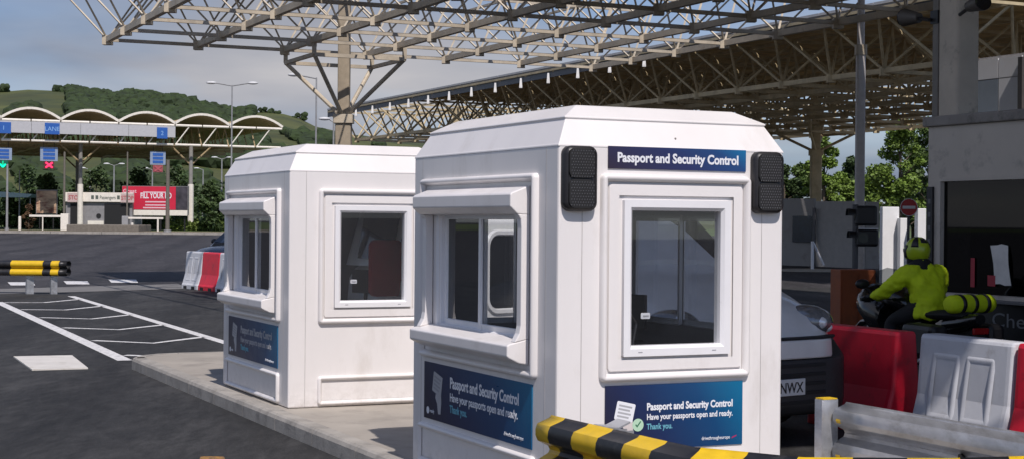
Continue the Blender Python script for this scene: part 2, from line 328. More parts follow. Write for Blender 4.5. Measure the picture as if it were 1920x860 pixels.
# ------------------------------------------------------------------ island with kerb stones
IU0, IU1, IV0, IV1 = 3.46, 5.22, 1.0, 17.3
ob = rrect(IU0 + .13, IU1 - .13, IV0 + .13, IV1 - .13, .45, 6)
slab = MB().loft([[S(u_, v_, 0) for u_, v_ in ob], [S(u_, v_, ISL) for u_, v_ in ob]]).build('island', conc)
struct(slab, label='raised concrete traffic island carrying both booths')
def kerb_stone(u0, v0, u1, v1, inward):              # one kerb stone between two points of the rim
    d = Vector((u1 - u0, v1 - v0)); L = d.length; d.normalize(); nrm = Vector(inward)
    pr = [(0, 0), (.0, ISL - .035), (.012, ISL - .010), (.03, ISL + .002), (.125, ISL + .002), (.125, 0)]
    g = .004; rings = []
    for t in (g, L - g): rings.append([S(u0 + d.x * t + nrm.x * a_, v0 + d.y * t + nrm.y * a_, z_) for a_, z_ in pr])
    return MB().loft(rings).build('kerb_stone', kerbm, slab)
vv = IV0 + .5
while vv < IV1 - .6:
    v2 = min(vv + .915, IV1 - .45); kerb_stone(IU0, vv, IU0, v2, (1, 0)); kerb_stone(IU1, vv, IU1, v2, (-1, 0)); vv = v2
    if vv > IV1 - .5: break
ro = .58; cpts = []
for (cu_, cv_, t0) in ((IU1 - ro, IV1 - ro, 0), (IU0 + ro, IV1 - ro, PI / 2)):
    for i in range(4):
        t1, t2 = t0 + PI / 8 * i, t0 + PI / 8 * (i + 1)
        rings = []
        for t in (t1 + .008, t2 - .008):
            rings.append([S(cu_ + (ro - a_) * math.cos(t), cv_ + (ro - a_) * math.sin(t), z_) for a_, z_ in [(0, 0), (0, ISL - .035), (.012, ISL - .01), (.03, ISL + .002), (.125, ISL + .002), (.125, 0)]])
        MB().loft(rings).build('kerb_stone', kerbm, slab)
kerb_stone(IU1 - ro, IV1, IU0 + ro, IV1, (0, -1))

# ------------------------------------------------------------------ booths
W, L, HE = 1.365, 1.965, 1.864
sgn = print_mat('sign_print', [(0, (.018, .012, .026)), (.35, (.010, .022, .085)), (.7, (.006, .055, .16)), (1, (.004, .15, .30))])
sgn_top = print_mat('top_sign_print', [(0, (.03, .02, .038)), (.5, (.022, .03, .11)), (.8, (.015, .06, .19)), (1, (.004, .16, .36))])
lw = M('print_white', (.80, .81, .84), .5, var=0); lc = M('print_cyan', (.16, .45, .55), .5, var=0); lgr = M('print_green', (.45, .66, .48), .5, var=0); ldg = M('print_dark_green', (.03, .16, .08), .5, var=0)
lsk = M('print_hand', (.62, .56, .54), .5, var=.1); lgrey = M('print_grey', (.42, .42, .44), .5, var=.1)
FB = lambda a, z, h: (a, -h, z)
FA = lambda b_, z, h: (-h, b_, z)
FB2 = lambda a, z, h: (a, L + h, z)
FA2 = lambda b_, z, h: (W + h, b_, z)
HB = (.42, .967, .835, 1.54); HA = (.42, 1.56, .865, 1.52)
def face_hole(mb, a0, a1, z0, z1, hole, to3):
    h0, h1, k0, k1 = hole
    xs = [a0, h0, h1, a1]; zs = sorted({z0, z1, HB[2], HB[3], HA[2], HA[3]})
    for i in range(3):
        for j in range(len(zs) - 1):
            if i == 1 and k0 <= (zs[j] + zs[j + 1]) / 2 <= k1: continue
            mb.add([to3(xs[i], zs[j], 0), to3(xs[i + 1], zs[j], 0), to3(xs[i + 1], zs[j + 1], 0), to3(xs[i], zs[j + 1], 0)], [(0, 1, 2, 3)])
TB = Matrix(((1, 0, 0, 0), (0, 0, -1, 0), (0, 1, 0, 0), (0, 0, 0, 1)))
TA = Matrix(((0, 0, -1, 0), (-1, 0, 0, 0), (0, 1, 0, 0), (0, 0, 0, 1)))
def sign_panel(parent, name, w_, h_, T, loc, mat):      # a thin printed board in its own XY plane
    o = MB().box((0, 0, 0), (w_, h_, .006)).build(name, mat, parent); o.matrix_local = Matrix.Translation(loc) @ T; return o
def passport_art(o, x, y, k, tick=True):
    r = Matrix.Translation((x, y, .0068)) @ Matrix.Rotation(-.22, 4, 'Z')
    MB().sweep(-.06 * k, .06 * k, -.05 * k, .055 * k, .008, [(0, 0), (.001, .001)], lambda a, z, h: (a, z, h), True, True).xf(r).build('passport_picture', lgrey if not tick else lw, o)
    mb = MB()
    for i in range(4): mb.box((-.045 * k, (-.032 + .02 * i) * k, .0012), ((.03 + .01 * (i % 2)) * k, (-.022 + .02 * i) * k, .0016))
    mb.xf(r).build('passport_lines', lgrey if tick else M('print_mid', (.30, .30, .33), .5, var=0), o)
    hand = [(-.02, -.05), (.03, -.052), (.05, -.045), (.055, -.09), (.045, -.15), (.012, -.15), (.0, -.10), (-.025, -.07)]
    MB().loft([[(x + a * k, y + b_ * k, .0068) for a, b_ in hand], [(x + a * k, y + b_ * k, .0073) for a, b_ in hand]]).build('hand_picture', lsk if tick else lgrey, o)
    if tick:
        MB().disc((x + .085 * k, y - .075 * k, .0074), (0, 0, 1), .036 * k, 20, .0008).build('tick_disc', lgr, o)
        t = [(-.018, .0), (-.006, -.014), (.02, .018), (.014, .022), (-.006, -.003), (-.013, .006)]
        MB().loft([[(x + .085 * k + a * k, y - .075 * k + b_ * k, .0083) for a, b_ in t], [(x + .085 * k + a * k, y - .075 * k + b_ * k, .0088) for a, b_ in t]]).build('tick_mark', ldg, o)
def window_unit(parent, hole, to3, split=None, fr=.05, out=.012, pane_h=-.02, handles=False):
    a0, a1, z0, z1 = hole; mb = MB()
    mb.sweep(a0 - fr, a1 + fr, z0 - fr, z1 + fr, .006, [(0, -.002), (.0, out), (fr - .012, out), (fr + .004, out - .018), (fr + .004, -.05)], to3)
    f = mb.build('window_frame', white2, parent, smooth=35)
    sp = [a0, a1] if split is None else [a0, split, a1]
    for i in range(len(sp) - 1):
        q = [to3(sp[i], z0, pane_h - .02 * i), to3(sp[i + 1], z0, pane_h - .02 * i), to3(sp[i + 1], z1, pane_h - .02 * i), to3(sp[i], z1, pane_h - .02 * i)]
        MB().add(q, [(0, 1, 2, 3)]).build('pane', glass, f)
        if split:
            s_ = MB(); s_.sweep(sp[i] - .018 * (i > 0), sp[i + 1] + .018 * (i == 0), z0, z1, .004, [(0, pane_h - .02 * i - .012), (0, pane_h - .02 * i + .010), (.032, pane_h - .02 * i + .010), (.036, pane_h - .02 * i - .002)], to3)
            s_.build('sash', white2, f, smooth=35)
    if handles:
        for a_ in (a0 + .05, a1 - .05): MB().sweep(a_ - .013, a_ + .013, z0 - fr * .62, z0 - fr * .62 + .006, .002, [(0, out), (.001, out + .002)], to3, cap1=True).build('drain_slot_cap', lgrey, f)
    return f
def ridge(parent, a0, a1, z0, z1, to3, name='raised_moulding', wd=.042, h=.034, r=.03):
    pr = [(0, 0), (.002, h * .55), (.010, h * .92), (wd * .45, h), (wd - .012, h * .9), (wd - .004, h * .45), (wd, .004)]
    return MB().sweep(a0, a1, z0, z1, r, pr, to3, n=5).build(name, white, parent, smooth=50)
def make_booth(label, P, full):
    t = thing('inspection_booth', label, 'booth', P, TH, 'white inspection booths on the island')
    mb = MB()
    face_hole(mb, 0, W, 0, HE, HB, FB); face_hole(mb, 0, W, 0, HE, HB, FB2); face_hole(mb, 0, L, 0, HE, HA, FA); face_hole(mb, 0, L, 0, HE, HA, FA2)
    mb.build('wall', white, t, merge=True, solid=.045, bevel=.012)
    rings = []
    for ins, z in ((-.0015, HE - .008), (-.0015, HE), (.004, HE + .006), (.075, 2.0), (.068, 2.004), (.07, 2.014), (.185, 2.075), (.2, 2.082)):
        rings.append([(ins, ins, z), (W - ins, ins, z), (W - ins, L - ins, z), (ins, L - ins, z)])
    MB().loft(rings, cap0=False).build('roof', white, t, bevel=.006)
    # dark lining, ceiling and floor inside
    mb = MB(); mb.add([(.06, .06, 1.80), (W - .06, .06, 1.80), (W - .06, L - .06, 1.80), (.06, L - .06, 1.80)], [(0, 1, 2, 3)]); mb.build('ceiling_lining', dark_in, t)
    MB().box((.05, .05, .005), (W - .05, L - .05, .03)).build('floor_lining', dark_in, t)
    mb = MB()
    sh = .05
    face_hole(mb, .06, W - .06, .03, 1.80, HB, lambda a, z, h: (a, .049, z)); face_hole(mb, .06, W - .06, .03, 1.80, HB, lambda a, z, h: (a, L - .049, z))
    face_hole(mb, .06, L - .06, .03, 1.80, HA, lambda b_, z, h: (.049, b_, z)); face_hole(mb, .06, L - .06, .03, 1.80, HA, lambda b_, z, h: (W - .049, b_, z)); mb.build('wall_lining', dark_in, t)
    # seams of the corner mouldings
    for to3, ln in ((FB, W), (FA, L)):
        for a_ in (.137, ln - .137): MB().sweep(a_ - .0022, a_ + .0022, .002, HE - .002, .001, [(0, .0003), (.001, .0012)], to3, cap1=True).build('seam', M('seam_grey', (.55, .52, .5), .6), t)
    # front (sunlit) face
    ridge(t, .238, 1.148, .657, 1.722, FB); MB().sweep(.285, 1.10, .708, 1.672, .02, [(0, .0), (.004, .012), (.012, .0125), (.06, .013)], FB, n=4).build('window_surround', white, t, smooth=40)
    window_unit(t, HB, FB, out=.026, handles=True)
    ridge(t, .238, 1.148, .012, .245, FB, wd=.036, h=.026)
    window_unit(t, HB, FB2, split=.69); ridge(t, .238, 1.148, .657, 1.722, FB2)
    # serving side
    ridge(t, .222, 1.812, .657, 1.726, FA); window_unit(t, HA, FA, split=1.0, fr=.04, out=.004, pane_h=-.025); ridge(t, .235, 1.84, .012, .256, FA, wd=.036, h=.026)
    ridge(t, .222, 1.812, .657, 1.726, FA2); window_unit(t, HA, FA2, split=1.0, fr=.04, out=.004)
    hb0, hb1 = .318, 1.70
    prof = [(.004, 1.664), (.112, 1.622), (.118, 1.612), (.118, 1.55), (.108, 1.542), (.075, 1.512), (.004, 1.508)]
    MB().loft([[(-o_, b_, z) for o_, z in prof] for b_ in (hb0, hb1)]).build('window_hood', white, t, bevel=.006)
    prof = [(.004, .862), (.118, .836), (.130, .828), (.130, .772), (.120, .764), (.06, .735), (.004, .725)]
    MB().loft([[(-o_, b_, z) for o_, z in prof] for b_ in (hb0, hb1)]).build('counter_sill', white, t, bevel=.006)
    for b_ in (hb0, hb1 - .055):
        prof = [(.004, 1.509), (.073, 1.511), (.056, 1.485), (.052, 1.44), (.052, .93), (.060, .89), (.085, .845), (.004, .861)]
        MB().loft([[(-o_, q, z) for o_, z in prof] for q in (b_, b_ + .055)]).build('window_cheek', white, t, bevel=.005)
    # signs
    so = sign_panel(t, 'sign', 1.489, .339, TA, (-.001, 1.7606, .2887), sgn)
    lettering('Passport and Security Control', .088, Matrix.Translation((.40, .215, .0068)), lw if full else lgrey, so, .0022, .93)
    lettering('Have your passports open and ready.', .068, Matrix.Translation((.40, .138, .0068)), lw if full else lgrey, so, .001, .915)
    lettering('Thank you.', .062, Matrix.Translation((.40, .072, .0068)), lc, so, .001, .25)
    lettering('drivethrougheurope', .030, Matrix.Translation((1.15, .035, .0068)), lw, so, 0, .24)
    passport_art(so, .21, .215, 1.15, False)
    MB().disc((.065, .05, .0064), (0, 0, 1), .022, 14, .001).build('logo_disc', lw, so); lettering('ready', .03, Matrix.Translation((.095, .04, .0068)), lw, so)
    if full:
        so = sign_panel(t, 'sign', .835, .338, TB, (.2757, -.001, .2985), sgn)
        lettering('Passport and Security Control', .052, Matrix.Translation((.245, .205, .0068)), lw, so, .0017, .525)
        lettering('Have your passports open and ready.', .043, Matrix.Translation((.245, .155, .0068)), lw, so, .0008, .525)
        lettering('Thank you.', .043, Matrix.Translation((.245, .105, .0068)), lc, so, .0006, .155)
        lettering('drivethrougheurope', .026, Matrix.Translation((.58, .033, .0068)), lw, so, 0, .175)
        passport_art(so, .115, .20, .92)
        MB().add([(.765, .032, .007), (.795, .044, .007), (.80, .052, .007), (.772, .043, .007)], [(0, 1, 2, 3)]).build('logo_swoosh', M('print_red', (.4, .02, .12), .5, var=0), so)
        so = sign_panel(t, 'sign', .838, .115, TB, (.2817, -.001, 1.7484), sgn_top)
        lettering('Passport and Security Control', .068, Matrix.Translation((.052, .036, .0068)), lw, so, .0022, .735)
        for a0 in (.013, 1.152):
            hd = MB().sweep(a0, a0 + .19, 1.527, 1.858, .045, [(0, 0), (0, .034), (.006, .046), (.016, .052), (.022, .044)], FB, cap1=True, n=5).build('signal_head', black, t, smooth=50)
            led = M('led_lens', (.10, .10, .105), .16, var=.1, spec=.8)
            for z0, z1 in ((1.693, 1.845), (1.540, 1.690)):
                MB().sweep(a0 + .02, a0 + .17, z0, z1, .035, [(0, .044), (.003, .0545), (.01, .055)], FB, cap1=True, n=4).build('lens_panel', blackm, hd, smooth=50)
            dm = MB(); rr = random.Random(3)
            for iz in range(20):
                for ia in range(9):
                    z = 1.556 + iz * .0145; a_ = a0 + .036 + ia * .0148 + (.007 if iz % 2 else 0)
                    if 1.681 < z < 1.701 or a_ > a0 + .162: continue
                    dm.add([(a_ - .0046, -.0549, z), (a_, -.0549, z - .0052), (a_ + .0046, -.0549, z), (a_, -.0549, z + .0052), (a_ + .0006, -.0592, z + .0012)], [(0, 1, 4), (1, 2, 4), (2, 3, 4), (3, 0, 4)])
            dm.build('led_dots', led, hd)['kind'] = 'stuff'
        MB().ball((.70, -.001 + .028, 1.915), .006, .006, .006, 8, 6).build('rivet', M('rust_spot', (.3, .28, .26), .6), t)
    return t
FP, RP = Vector((.2326, 7.8991, ISL + .003)), Vector((-1.7439, 12.2599, ISL + .003))
front_booth = make_booth('nearer white booth with blue Passport and Security Control signs and black signals', FP, True)
rear_booth = make_booth('farther white booth with one dark blue sign under its serving window', RP, False)
# things on the booths' counters
for P, which in ((FP, 'nearer'), (RP, 'farther')):
    lo = lambda a, b_, z: P + S(a, b_, z)
    t = thing('desk', f'dark desk with drawers inside the {which} booth', 'desk', P + S(.78, 1.92, .03), TH, 'desks inside the booths')
    MB().box((-.28, -.86, .68), (.50, -.36, .72)).build('desk_top', M('desk_laminate', (.10, .095, .09), .5), t)
    MB().box((.1, -.84, 0), (.48, -.38, .678)).build('drawer_unit', dark_in, t); MB().box((-.26, -.84, 0), (-.22, -.38, .678)).build('leg', dark_in, t)
    t = thing('monitor', f'black computer monitor on the desk inside the {which} booth', 'monitor', P + S(1.12, 1.32, .75), TH + 2.0, 'monitors inside the booths')
    MB().box((-.1, -.07, 0), (.1, .07, .012)).build('stand', black, t); MB().box((-.02, -.01, .012), (.02, .01, .12)).build('neck', black, t)
    MB().box((-.17, -.018, .08), (.17, .014, .29)).build('screen_case', black, t, bevel=.006)
    t = thing('label_card', f'small white card hanging in the window of the {which} booth', 'card', P + S(.57, .10, .985), TH, 'white cards in booth windows')
    MB().sweep(-.028, .028, -.016, .016, .005, [(0, 0), (.001, .002)], FB, True, True).build('card', lw, t); MB().box((-.016, -.0045, -.003), (.018, -.0025, .004)).build('print', lgrey, t)
t = thing('desk_lamp', 'black jointed lamp clipped behind the glass of the nearer booth', 'lamp', FP + S(.5, .14, .72), TH)
mb = MB(); mb.tube((0, 0, .03), (.05, .02, .22), .008); mb.tube((.05, .02, .22), (-.04, 0, .34), .007); mb.build('arm', black, t); MB().tube((0, 0, .03), (0, 0, .045), .035, 12).build('base', black, t); MB().tube((-.02, 0, .36), (-.09, 0, .30), .012, 10, .04).build('lamp_shade', lw, t)

t = thing('added_chair', 'red backed office chair added for the red shape in the farther booth window', 'chair', RP + S(1.10, .78, .03), TH + .3)  # chair added to give the red shape in the window
rc = M('chair_red', (.50, .02, .03), .7, var=.15, bump=.2)
MB().sweep(-.17, .17, .80, 1.28, .06, [(0, -.02), (0, .02), (.02, .035)], FB, True, True).build('backrest', rc, t, smooth=40); MB().sweep(-.2, .2, -.2, .2, .06, [(0, .42), (0, .47), (.03, .49)], lambda a, z, h: (a, z + .18, h), True, True).build('seat', rc, t, smooth=40)
MB().tube((0, .18, .06), (0, .18, .42), .03, 8).build('post', black, t); MB().beam((0, .01, .75), (0, .06, .44), .05, .02).build('back_bar', black, t)
for k in range(5): MB().tube((0, .18, .06), (.22 * math.cos(k * 1.257), .18 + .22 * math.sin(k * 1.257), .03), .02, 6).build('foot', black, t)

# ------------------------------------------------------------------ W-beam crash rails
WP = [(0, .0), (.012, .012), (.075, .035), (.083, .055), (.083, .085), (.072, .108), (.016, .136), (.006, .156), (.016, .176), (.072, .204), (.083, .227), (.083, .257), (.075, .277), (.012, .300), (0, .312)]
def rail_mesh(pts, ztop, stripes, side=1, slant=.06, th=.006):
    """W-beam along a polyline of site points, faces cut where the stripe colour changes."""
    P = [Vector((p[0], p[1], 0)) for p in pts]; cum = [0]
    for i in range(len(P) - 1): cum.append(cum[-1] + (P[i + 1] - P[i]).length)
    T = cum[-1]; cuts = sorted(set([0, T] + [c for c in cum] + [c for c in stripes if 0 < c < T]))
    full = []
    for i in range(len(cuts) - 1):
        n = max(1, int((cuts[i + 1] - cuts[i]) / .25)); full += [cuts[i] + (cuts[i + 1] - cuts[i]) * k / n for k in range(n)]
    full.append(T)
    def at(s):
        i = max(k for k in range(len(cum) - 1) if cum[k] <= s + 1e-9); d = (P[i + 1] - P[i]).normalized(); return P[i] + d * (s - cum[i]), d
    mb = MB(); n = len(WP); rings = []
    for s in full:
        p, d = at(s)
        if 1e-6 < s < T - 1e-6 and any(abs(s - c) < 1e-6 for c in cum): d = (at(s - .01)[1] + at(s + .01)[1]).normalized()
        nn = Vector((-d.y, d.x, 0)) * side
        sl = slant if 0 < s < T else 0
        rings.append([S(p.x + nn.x * o_ + d.x * sl * (z_ / .312 - .5), p.y + nn.y * o_ + d.y * sl * (z_ / .312 - .5), ztop - .312 + z_) for o_, z_ in WP])
    mb.v = [q for r in rings for q in r]
    for k in range(len(full) - 1):
        mid = (full[k] + full[k + 1]) / 2; ci = sum(1 for c in stripes if c <= mid) % 2
        for i in range(n - 1): mb.f.append([k * n + i, k * n + i + 1, (k + 1) * n + i + 1, (k + 1) * n + i]); mb.mi.append(ci)
    return mb
def post_mb(u_, v_, z0, z1, w_=.1, d_=.07):           # channel section post
    mb = MB()
    pr = [(-w_ / 2, -d_ / 2), (w_ / 2, -d_ / 2), (w_ / 2, -d_ / 2 + .007), (-w_ / 2 + .007, -d_ / 2 + .007), (-w_ / 2 + .007, d_ / 2 - .007), (w_ / 2, d_ / 2 - .007), (w_ / 2, d_ / 2), (-w_ / 2, d_ / 2)]
    mb.loft([[S(u_ + a, v_ + b_, z0) for a, b_ in pr], [S(u_ + a, v_ + b_, z1) for a, b_ in pr]]); return mb
t = thing('crash_barrier', 'yellow and black striped crash rail in front of the nearer booth', 'crash barrier', (0, 0, 0))
pts = [(3.30, 6.55), (3.36, 5.42), (3.60, 5.02), (4.10, 4.78), (4.65, 4.66)]
st = [.10 + .21 * k for k in range(14)]
rail_mesh(pts, .70, st, side=-1).build('rail', [yellow, sblack], t, smooth=26, solid=.005)
for u_, v_ in ((3.50, 6.25), (3.55, 5.5)): post_mb(u_, v_, ISL, .66).build('post', galv, t)
for u_, v_ in ((3.42, 6.25), (3.47, 5.5)):
    mb = MB(); mb.loft([[S(u_ + a, v_ + b_, z) for a, b_ in ((-.05, -.05), (.035, -.05), (.035, .05), (-.05, .05))] for z in (.44, .655)]); mb.build('spacer', galv, t, bevel=.01)
mb = MB(); mb.loft([[S(3.33 + a, 6.22 + b_, .655 + z_ + dz) for a, z_ in ((0, 0), (.05, .035), (.11, .03), (.17, .055))] + [S(3.33 + a, 6.22 + b_, .647 + z_ + dz) for a, z_ in ((.17, .055), (.11, .03), (.05, .035), (0, 0))] for b_, dz in ((-.06, 0), (.06, 0))]); mb.build('bracket_plate', galv, t)
for v_ in (6.12, 5.72, 5.55): MB().tube(S(3.28, v_, .545), S(3.30, v_, .545), .014, 6).build('bolt', galv, t)
t = thing('crash_barrier', 'plain galvanised crash rail with yellow tipped end post at lower right', 'crash barrier', (0, 0, 0))
rail_mesh([(4.96, 6.50), (4.96, 3.2)], .70, [], side=-1).build('rail', galv, t, smooth=22, solid=.004)
post_mb(4.87, 6.55, ISL, .715, .10, .06).build('post', galv, t)
MB().loft([[S(4.87 + a, 6.55 + b_, z) for a, b_ in ((-.044, -.032), (.044, -.032), (.044, .032), (-.044, .032))] for z in (.716, .722)]).build('post_cap', yellow, t)
for v_ in (5.3, 4.0): post_mb(5.02, v_, ISL, .66).build('post', galv, t)
for z in (.44, .62): MB().tube(S(4.90, 6.475, z), S(4.90, 6.44, z), .028, 12).build('yellow_roller', yellow, t)
for v_, z in ((5.62, .545), (5.05, .62), (5.05, .47)): MB().tube(S(4.86 + (.07 if z == .545 else 0), v_, z), S(4.89 + (.07 if z == .545 else 0), v_, z), .016, 6).build('bolt', black, t)
MB().loft([[S(4.953 - o_, v_, .545 + z_) for o_, z_ in ((.004, 0), (.004, .012), (.0, .012), (.0, 0))] for v_ in (5.92, 5.78)]).build('slot', blackm, t)
# distant double sided striped barrier on the left
t = thing('crash_barrier', 'distant yellow and black crash barrier on stub posts at the left edge', 'crash barrier', (0, 0, 0))
e = G(118, 551); eu, ev = site(e)
def lr(du, dv): return (eu + du * CT + dv * ST, ev - du * ST + dv * CT)         # runs square to the view
for k, side in ((-.10, -1), (.10, 1)):
    rail_mesh([lr(-4.2, k), lr(.12, k)], .71, [4.32 - q for q in (2.4, 1.7, 1.19, .51, .34, .17)], side=side, slant=.02).build('rail', [sblack, yellow], t, smooth=40, solid=.008)
for du in (-.72, -.2, -2.6, -.95 + .25): 
    u_, v_ = lr(du, 0); post_mb(u_, v_, 0, .64, .13, .16).build('post', galv, t)

# ------------------------------------------------------------------ water filled barriers
def barrier(label, P, rz, mat, ln=.98, h=.80, group='plastic lane barriers'):
    t = thing('plastic_barrier', label, 'barrier', P, rz, group)
    def sec(x, k=1.): return [(x, y * k, z) for y, z in ((-.225, 0), (-.225, .10), (-.20, .14), (-.135, .36), (-.10, h - .03), (-.085, h), (.085, h), (.10, h - .03), (.135, .36), (.20, .14), (.225, .10), (.225, 0))]
    rings = [sec(x, k) for x, k in ((0, .86), (.02, .97), (.05, 1), (ln - .05, 1), (ln - .02, .97), (ln, .86))]
    MB().loft(rings).build('body', mat, t, bevel=.012)
    for sgn_ in (-1, 1):
        for (x0, x1) in (((.16, ln * .47), (ln * .53, ln - .16)) if mat is whitep else ()):
            def to3(a, z, h_): 
                y = .135 - (z - .36) * (.035 / (h - .39)) if z > .36 else .20 - (z - .14) * (.065 / .22)
                return (a, sgn_ * (y + h_), z)
            MB().sweep(x0, x1, .19, h - .12, .03, [(0, -.004), (.014, .005), (.03, .006), (.05, .001)], to3).build('rib', mat, t, smooth=40)
        for x in (.25, ln - .25): MB().box((x - .09, sgn_ * .227 - .004, .001), (x + .09, sgn_ * .227 + .004, .075)).build('fork_slot', blackm, t)
    return t
vz = -PI / 2 + TH            # long axis towards the camera, along the lane
bu = 7.80
for lab, v0, mt in (('red plastic barrier in shade beside the grey van', 10.55 - .08, redp), ('white plastic barrier between the red ones at right edge', 9.30, whitep), ('red plastic barrier at the right edge beyond the galvanised rail', 8.29, redp)):
    p = S(bu + (0 if v0 > 10 else .06), v0 + (.0), 0); barrier(lab, p, vz, mt)
b0 = G(352, 541); b0u, b0v = site(b0)
for k, (mt, lab) in enumerate(((whitep, 'white plastic barrier at the left end of the row behind the farther booth'), (redp, 'red plastic barrier in the row behind the farther booth'), (whitep, 'white plastic barrier beside the serving window of the farther booth'))):
    barrier(lab, (b0.x - .02 + k * .545, b0.y + .35 - k * .81, 0), math.radians(-56), mt, ln=.96, h=.87, group='plastic barriers behind the farther booth')

# ------------------------------------------------------------------ vehicles
def wheel(parent, x, y, r=.31, wd=.2):
    sgn_ = 1 if y > 0 else -1
    o = MB(); rings = []
    for k, (rr, yy) in enumerate(((r * .62, -wd / 2), (r * .93, -wd / 2), (r, -wd / 2 + .03), (r, wd / 2 - .03), (r * .93, wd / 2), (r * .62, wd / 2))):
        rings.append([(x + rr * math.cos(2 * PI * i / 24), y + yy * sgn_, r + rr * math.sin(2 * PI * i / 24)) for i in range(24)])
    o.loft(rings, False, False); wh = o.build('wheel', rubber, parent, smooth=40)
    mb = MB(); mb.tube((x, y - .05 * sgn_, r), (x, y + (wd / 2 - .03) * sgn_, r), r * .62, 20)
    for i in range(5):
        a = 2 * PI * i / 5; mb.tube((x, y + (wd / 2 - .028) * sgn_, r), (x + r * .58 * math.cos(a), y + (wd / 2 - .022) * sgn_, r + r * .58 * math.sin(a)), .03, 5)
    mb.build('rim', M('alloy', (.4, .4, .42), .35, metal=.8), wh); return wh
def make_vehicle(name, label, cat, P, rz, paint, van=False, plate=None):
    """x runs from the nose (0) back to the tail, y to the right-hand side seen from the front."""
    t = thing(name, label, cat, P, rz)
    Lg, Wd = (4.15, 1.76) if van else (4.2, 1.74); hw = Wd / 2; Hr = 1.78 if van else 1.46
    hood0, hood1 = (.85, 1.19) if van else (.70, .95); xw = 1.05 if van else 1.25; belt = 1.13 if van else .93
    def sec(x, w_, zl, zs, cr):
        hp = [(.0, zl), (w_ * .80, zl), (w_ * .95, zl + .05), (w_, zl + .17), (w_ * 1.0, (zl + zs) / 2 + .05), (w_ * .965, zs - .13), (w_ * .90, zs - .045), (w_ * .78, zs), (w_ * .4, zs + cr), (0, zs + cr * 1.15)]
        return [(x, y, z) for y, z in hp] + [(x, -y, z) for y, z in reversed(hp[1:-1])]
    S_ = [(.0, hw * .62, .26, .64, .01), (.05, hw * .76, .22, .72, .015), (.14, hw * .87, .19, hood0 - .015, .02), (.30, hw * .955, .18, hood0 + .055, .03), (.55, hw * .99, .18, hood0 + .155, .035), (xw, hw, .18, hood1 - .03, .04), (xw + .5, hw, .18, belt, .02), (Lg - .6, hw, .18, belt, .02), (Lg - .12, hw * .97, .2, belt, .02), (Lg, hw * .88, .3, belt - .06, .0)]
    MB().loft([sec(*q) for q in S_]).build('body', paint, t, smooth=38)
    def cab(x, w0, w1, z0, z1):
        hp = [(w0, z0), (w1 * 1.0, z1 - .09), (w1 * .93, z1 - .025), (w1 * .6, z1), (0, z1 + .015)]
        return [(x, y, z) for y, z in hp] + [(x, -y, z) for y, z in reversed(hp[:-1])]
    xr = xw + (.62 if van else .85); zb = belt - .02
    C_ = [(xw - .05, hw * .86, hw * .80, zb, zb + .10), (xr, hw * .95, hw * .80, zb, Hr - .04), (xr + .35, hw * .96, hw * .82, zb, Hr), (Lg - .7, hw * .96, hw * .82, zb, Hr), (Lg - (.12 if van else .45), hw * .94, hw * .80, zb, Hr - .05), (Lg - .04, hw * .92, hw * .78, zb, Hr - .18 if van else zb + .12)]
    MB().loft([cab(*q) for q in C_]).build('cabin', paint, t, smooth=32)
    # glazing set into the cabin
    def q4(pts, name): return MB().add(pts, [(0, 1, 2, 3)]).build(name, carglass, t, solid=.006)
    ex = .008
    q4([(xw - .015, -hw * .76, zb + .105 + ex), (xw - .015, hw * .76, zb + .105 + ex), (xr - .05, hw * .70, Hr - .085 + ex), (xr - .05, -hw * .70, Hr - .085 + ex)], 'windscreen')
    for s_ in (-1, 1):
        y0, y1 = s_ * (hw * .955 + .006), s_ * (hw * .85 + .004)
        spans = [(xr - .30, xr + .02, xr + .72, xr + .72), (xr + .80, xr + .80, xr + 1.58, xr + 1.58)] + ([(xr + 1.68, xr + 1.68, Lg - .25, Lg - .28)] if van else [])
        for a, b_, c, d in spans: q4([(a, y0, zb + .06), (d, y0, zb + .06), (c, y1, Hr - .17), (b_, y1, Hr - .17)], 'side_window')
        mr = MB().ball((xr - .18, s_ * (hw + .10), belt + .10), .06, .10, .075, 10, 7).build('door_mirror', black, t, smooth=60)
        # headlamp and fog lamp
        hz_ = .80 if van else .68
        h_ = MB().ball((.27, s_ * .64, hz_ + .0), .205, .185, .118, 20, 12).build('headlight', M('headlamp_lens', (.20, .205, .21), .10, metal=.2, var=.4, scale=18, spec=.8, coat=.8), t, smooth=60)
        for q in ((.105, .615, .0, .05), (.12, .70, -.035, .04), (.15, .70, .045, .042)): MB().ball((q[0], s_ * q[1], hz_ + q[2]), q[3], q[3], q[3] * .9, 10, 7).build('reflector', M('lamp_glint_white', (.92, .92, .93), .12, metal=.25, var=.1, coat=1.), h_, smooth=60)  # reflectors near white: lamp glints put into the colour, bright even in shade
    # dark bumper, grille, plate
    def bum(x, w_, z0, z1): return [(x, y, z) for y, z in ((-w_ * .97, z0), (w_ * .97, z0), (w_, z0 + .1), (w_, z1 - .04), (w_ * .97, z1), (-w_ * .97, z1), (-w_, z1 - .04), (-w_, z0 + .1))]
    bz = .565 if van else .46
    bm_ = M('bumper_plastic', (.035, .035, .037), .55, var=.2, bump=.2)
    MB().loft([bum(-.055, hw * .60, .26, bz), bum(-.02, hw * .80, .21, bz + .005), bum(.06, hw * .925, .175, bz + .03), bum(.22, hw * 1.01, .165, bz + .13), bum(.50, hw * 1.03, .17, bz + .13), bum(.62, hw * 1.0, .18, bz + .06)]).build('front_bumper', bm_ if van else paint, t, bevel=.012, smooth=40)
    gr = MB()
    for k in range(5): gr.box((-.066, -hw * .55, .27 + k * .062), (-.05, hw * .55, .292 + k * .062))
    gr.build('grille', blackm, t)
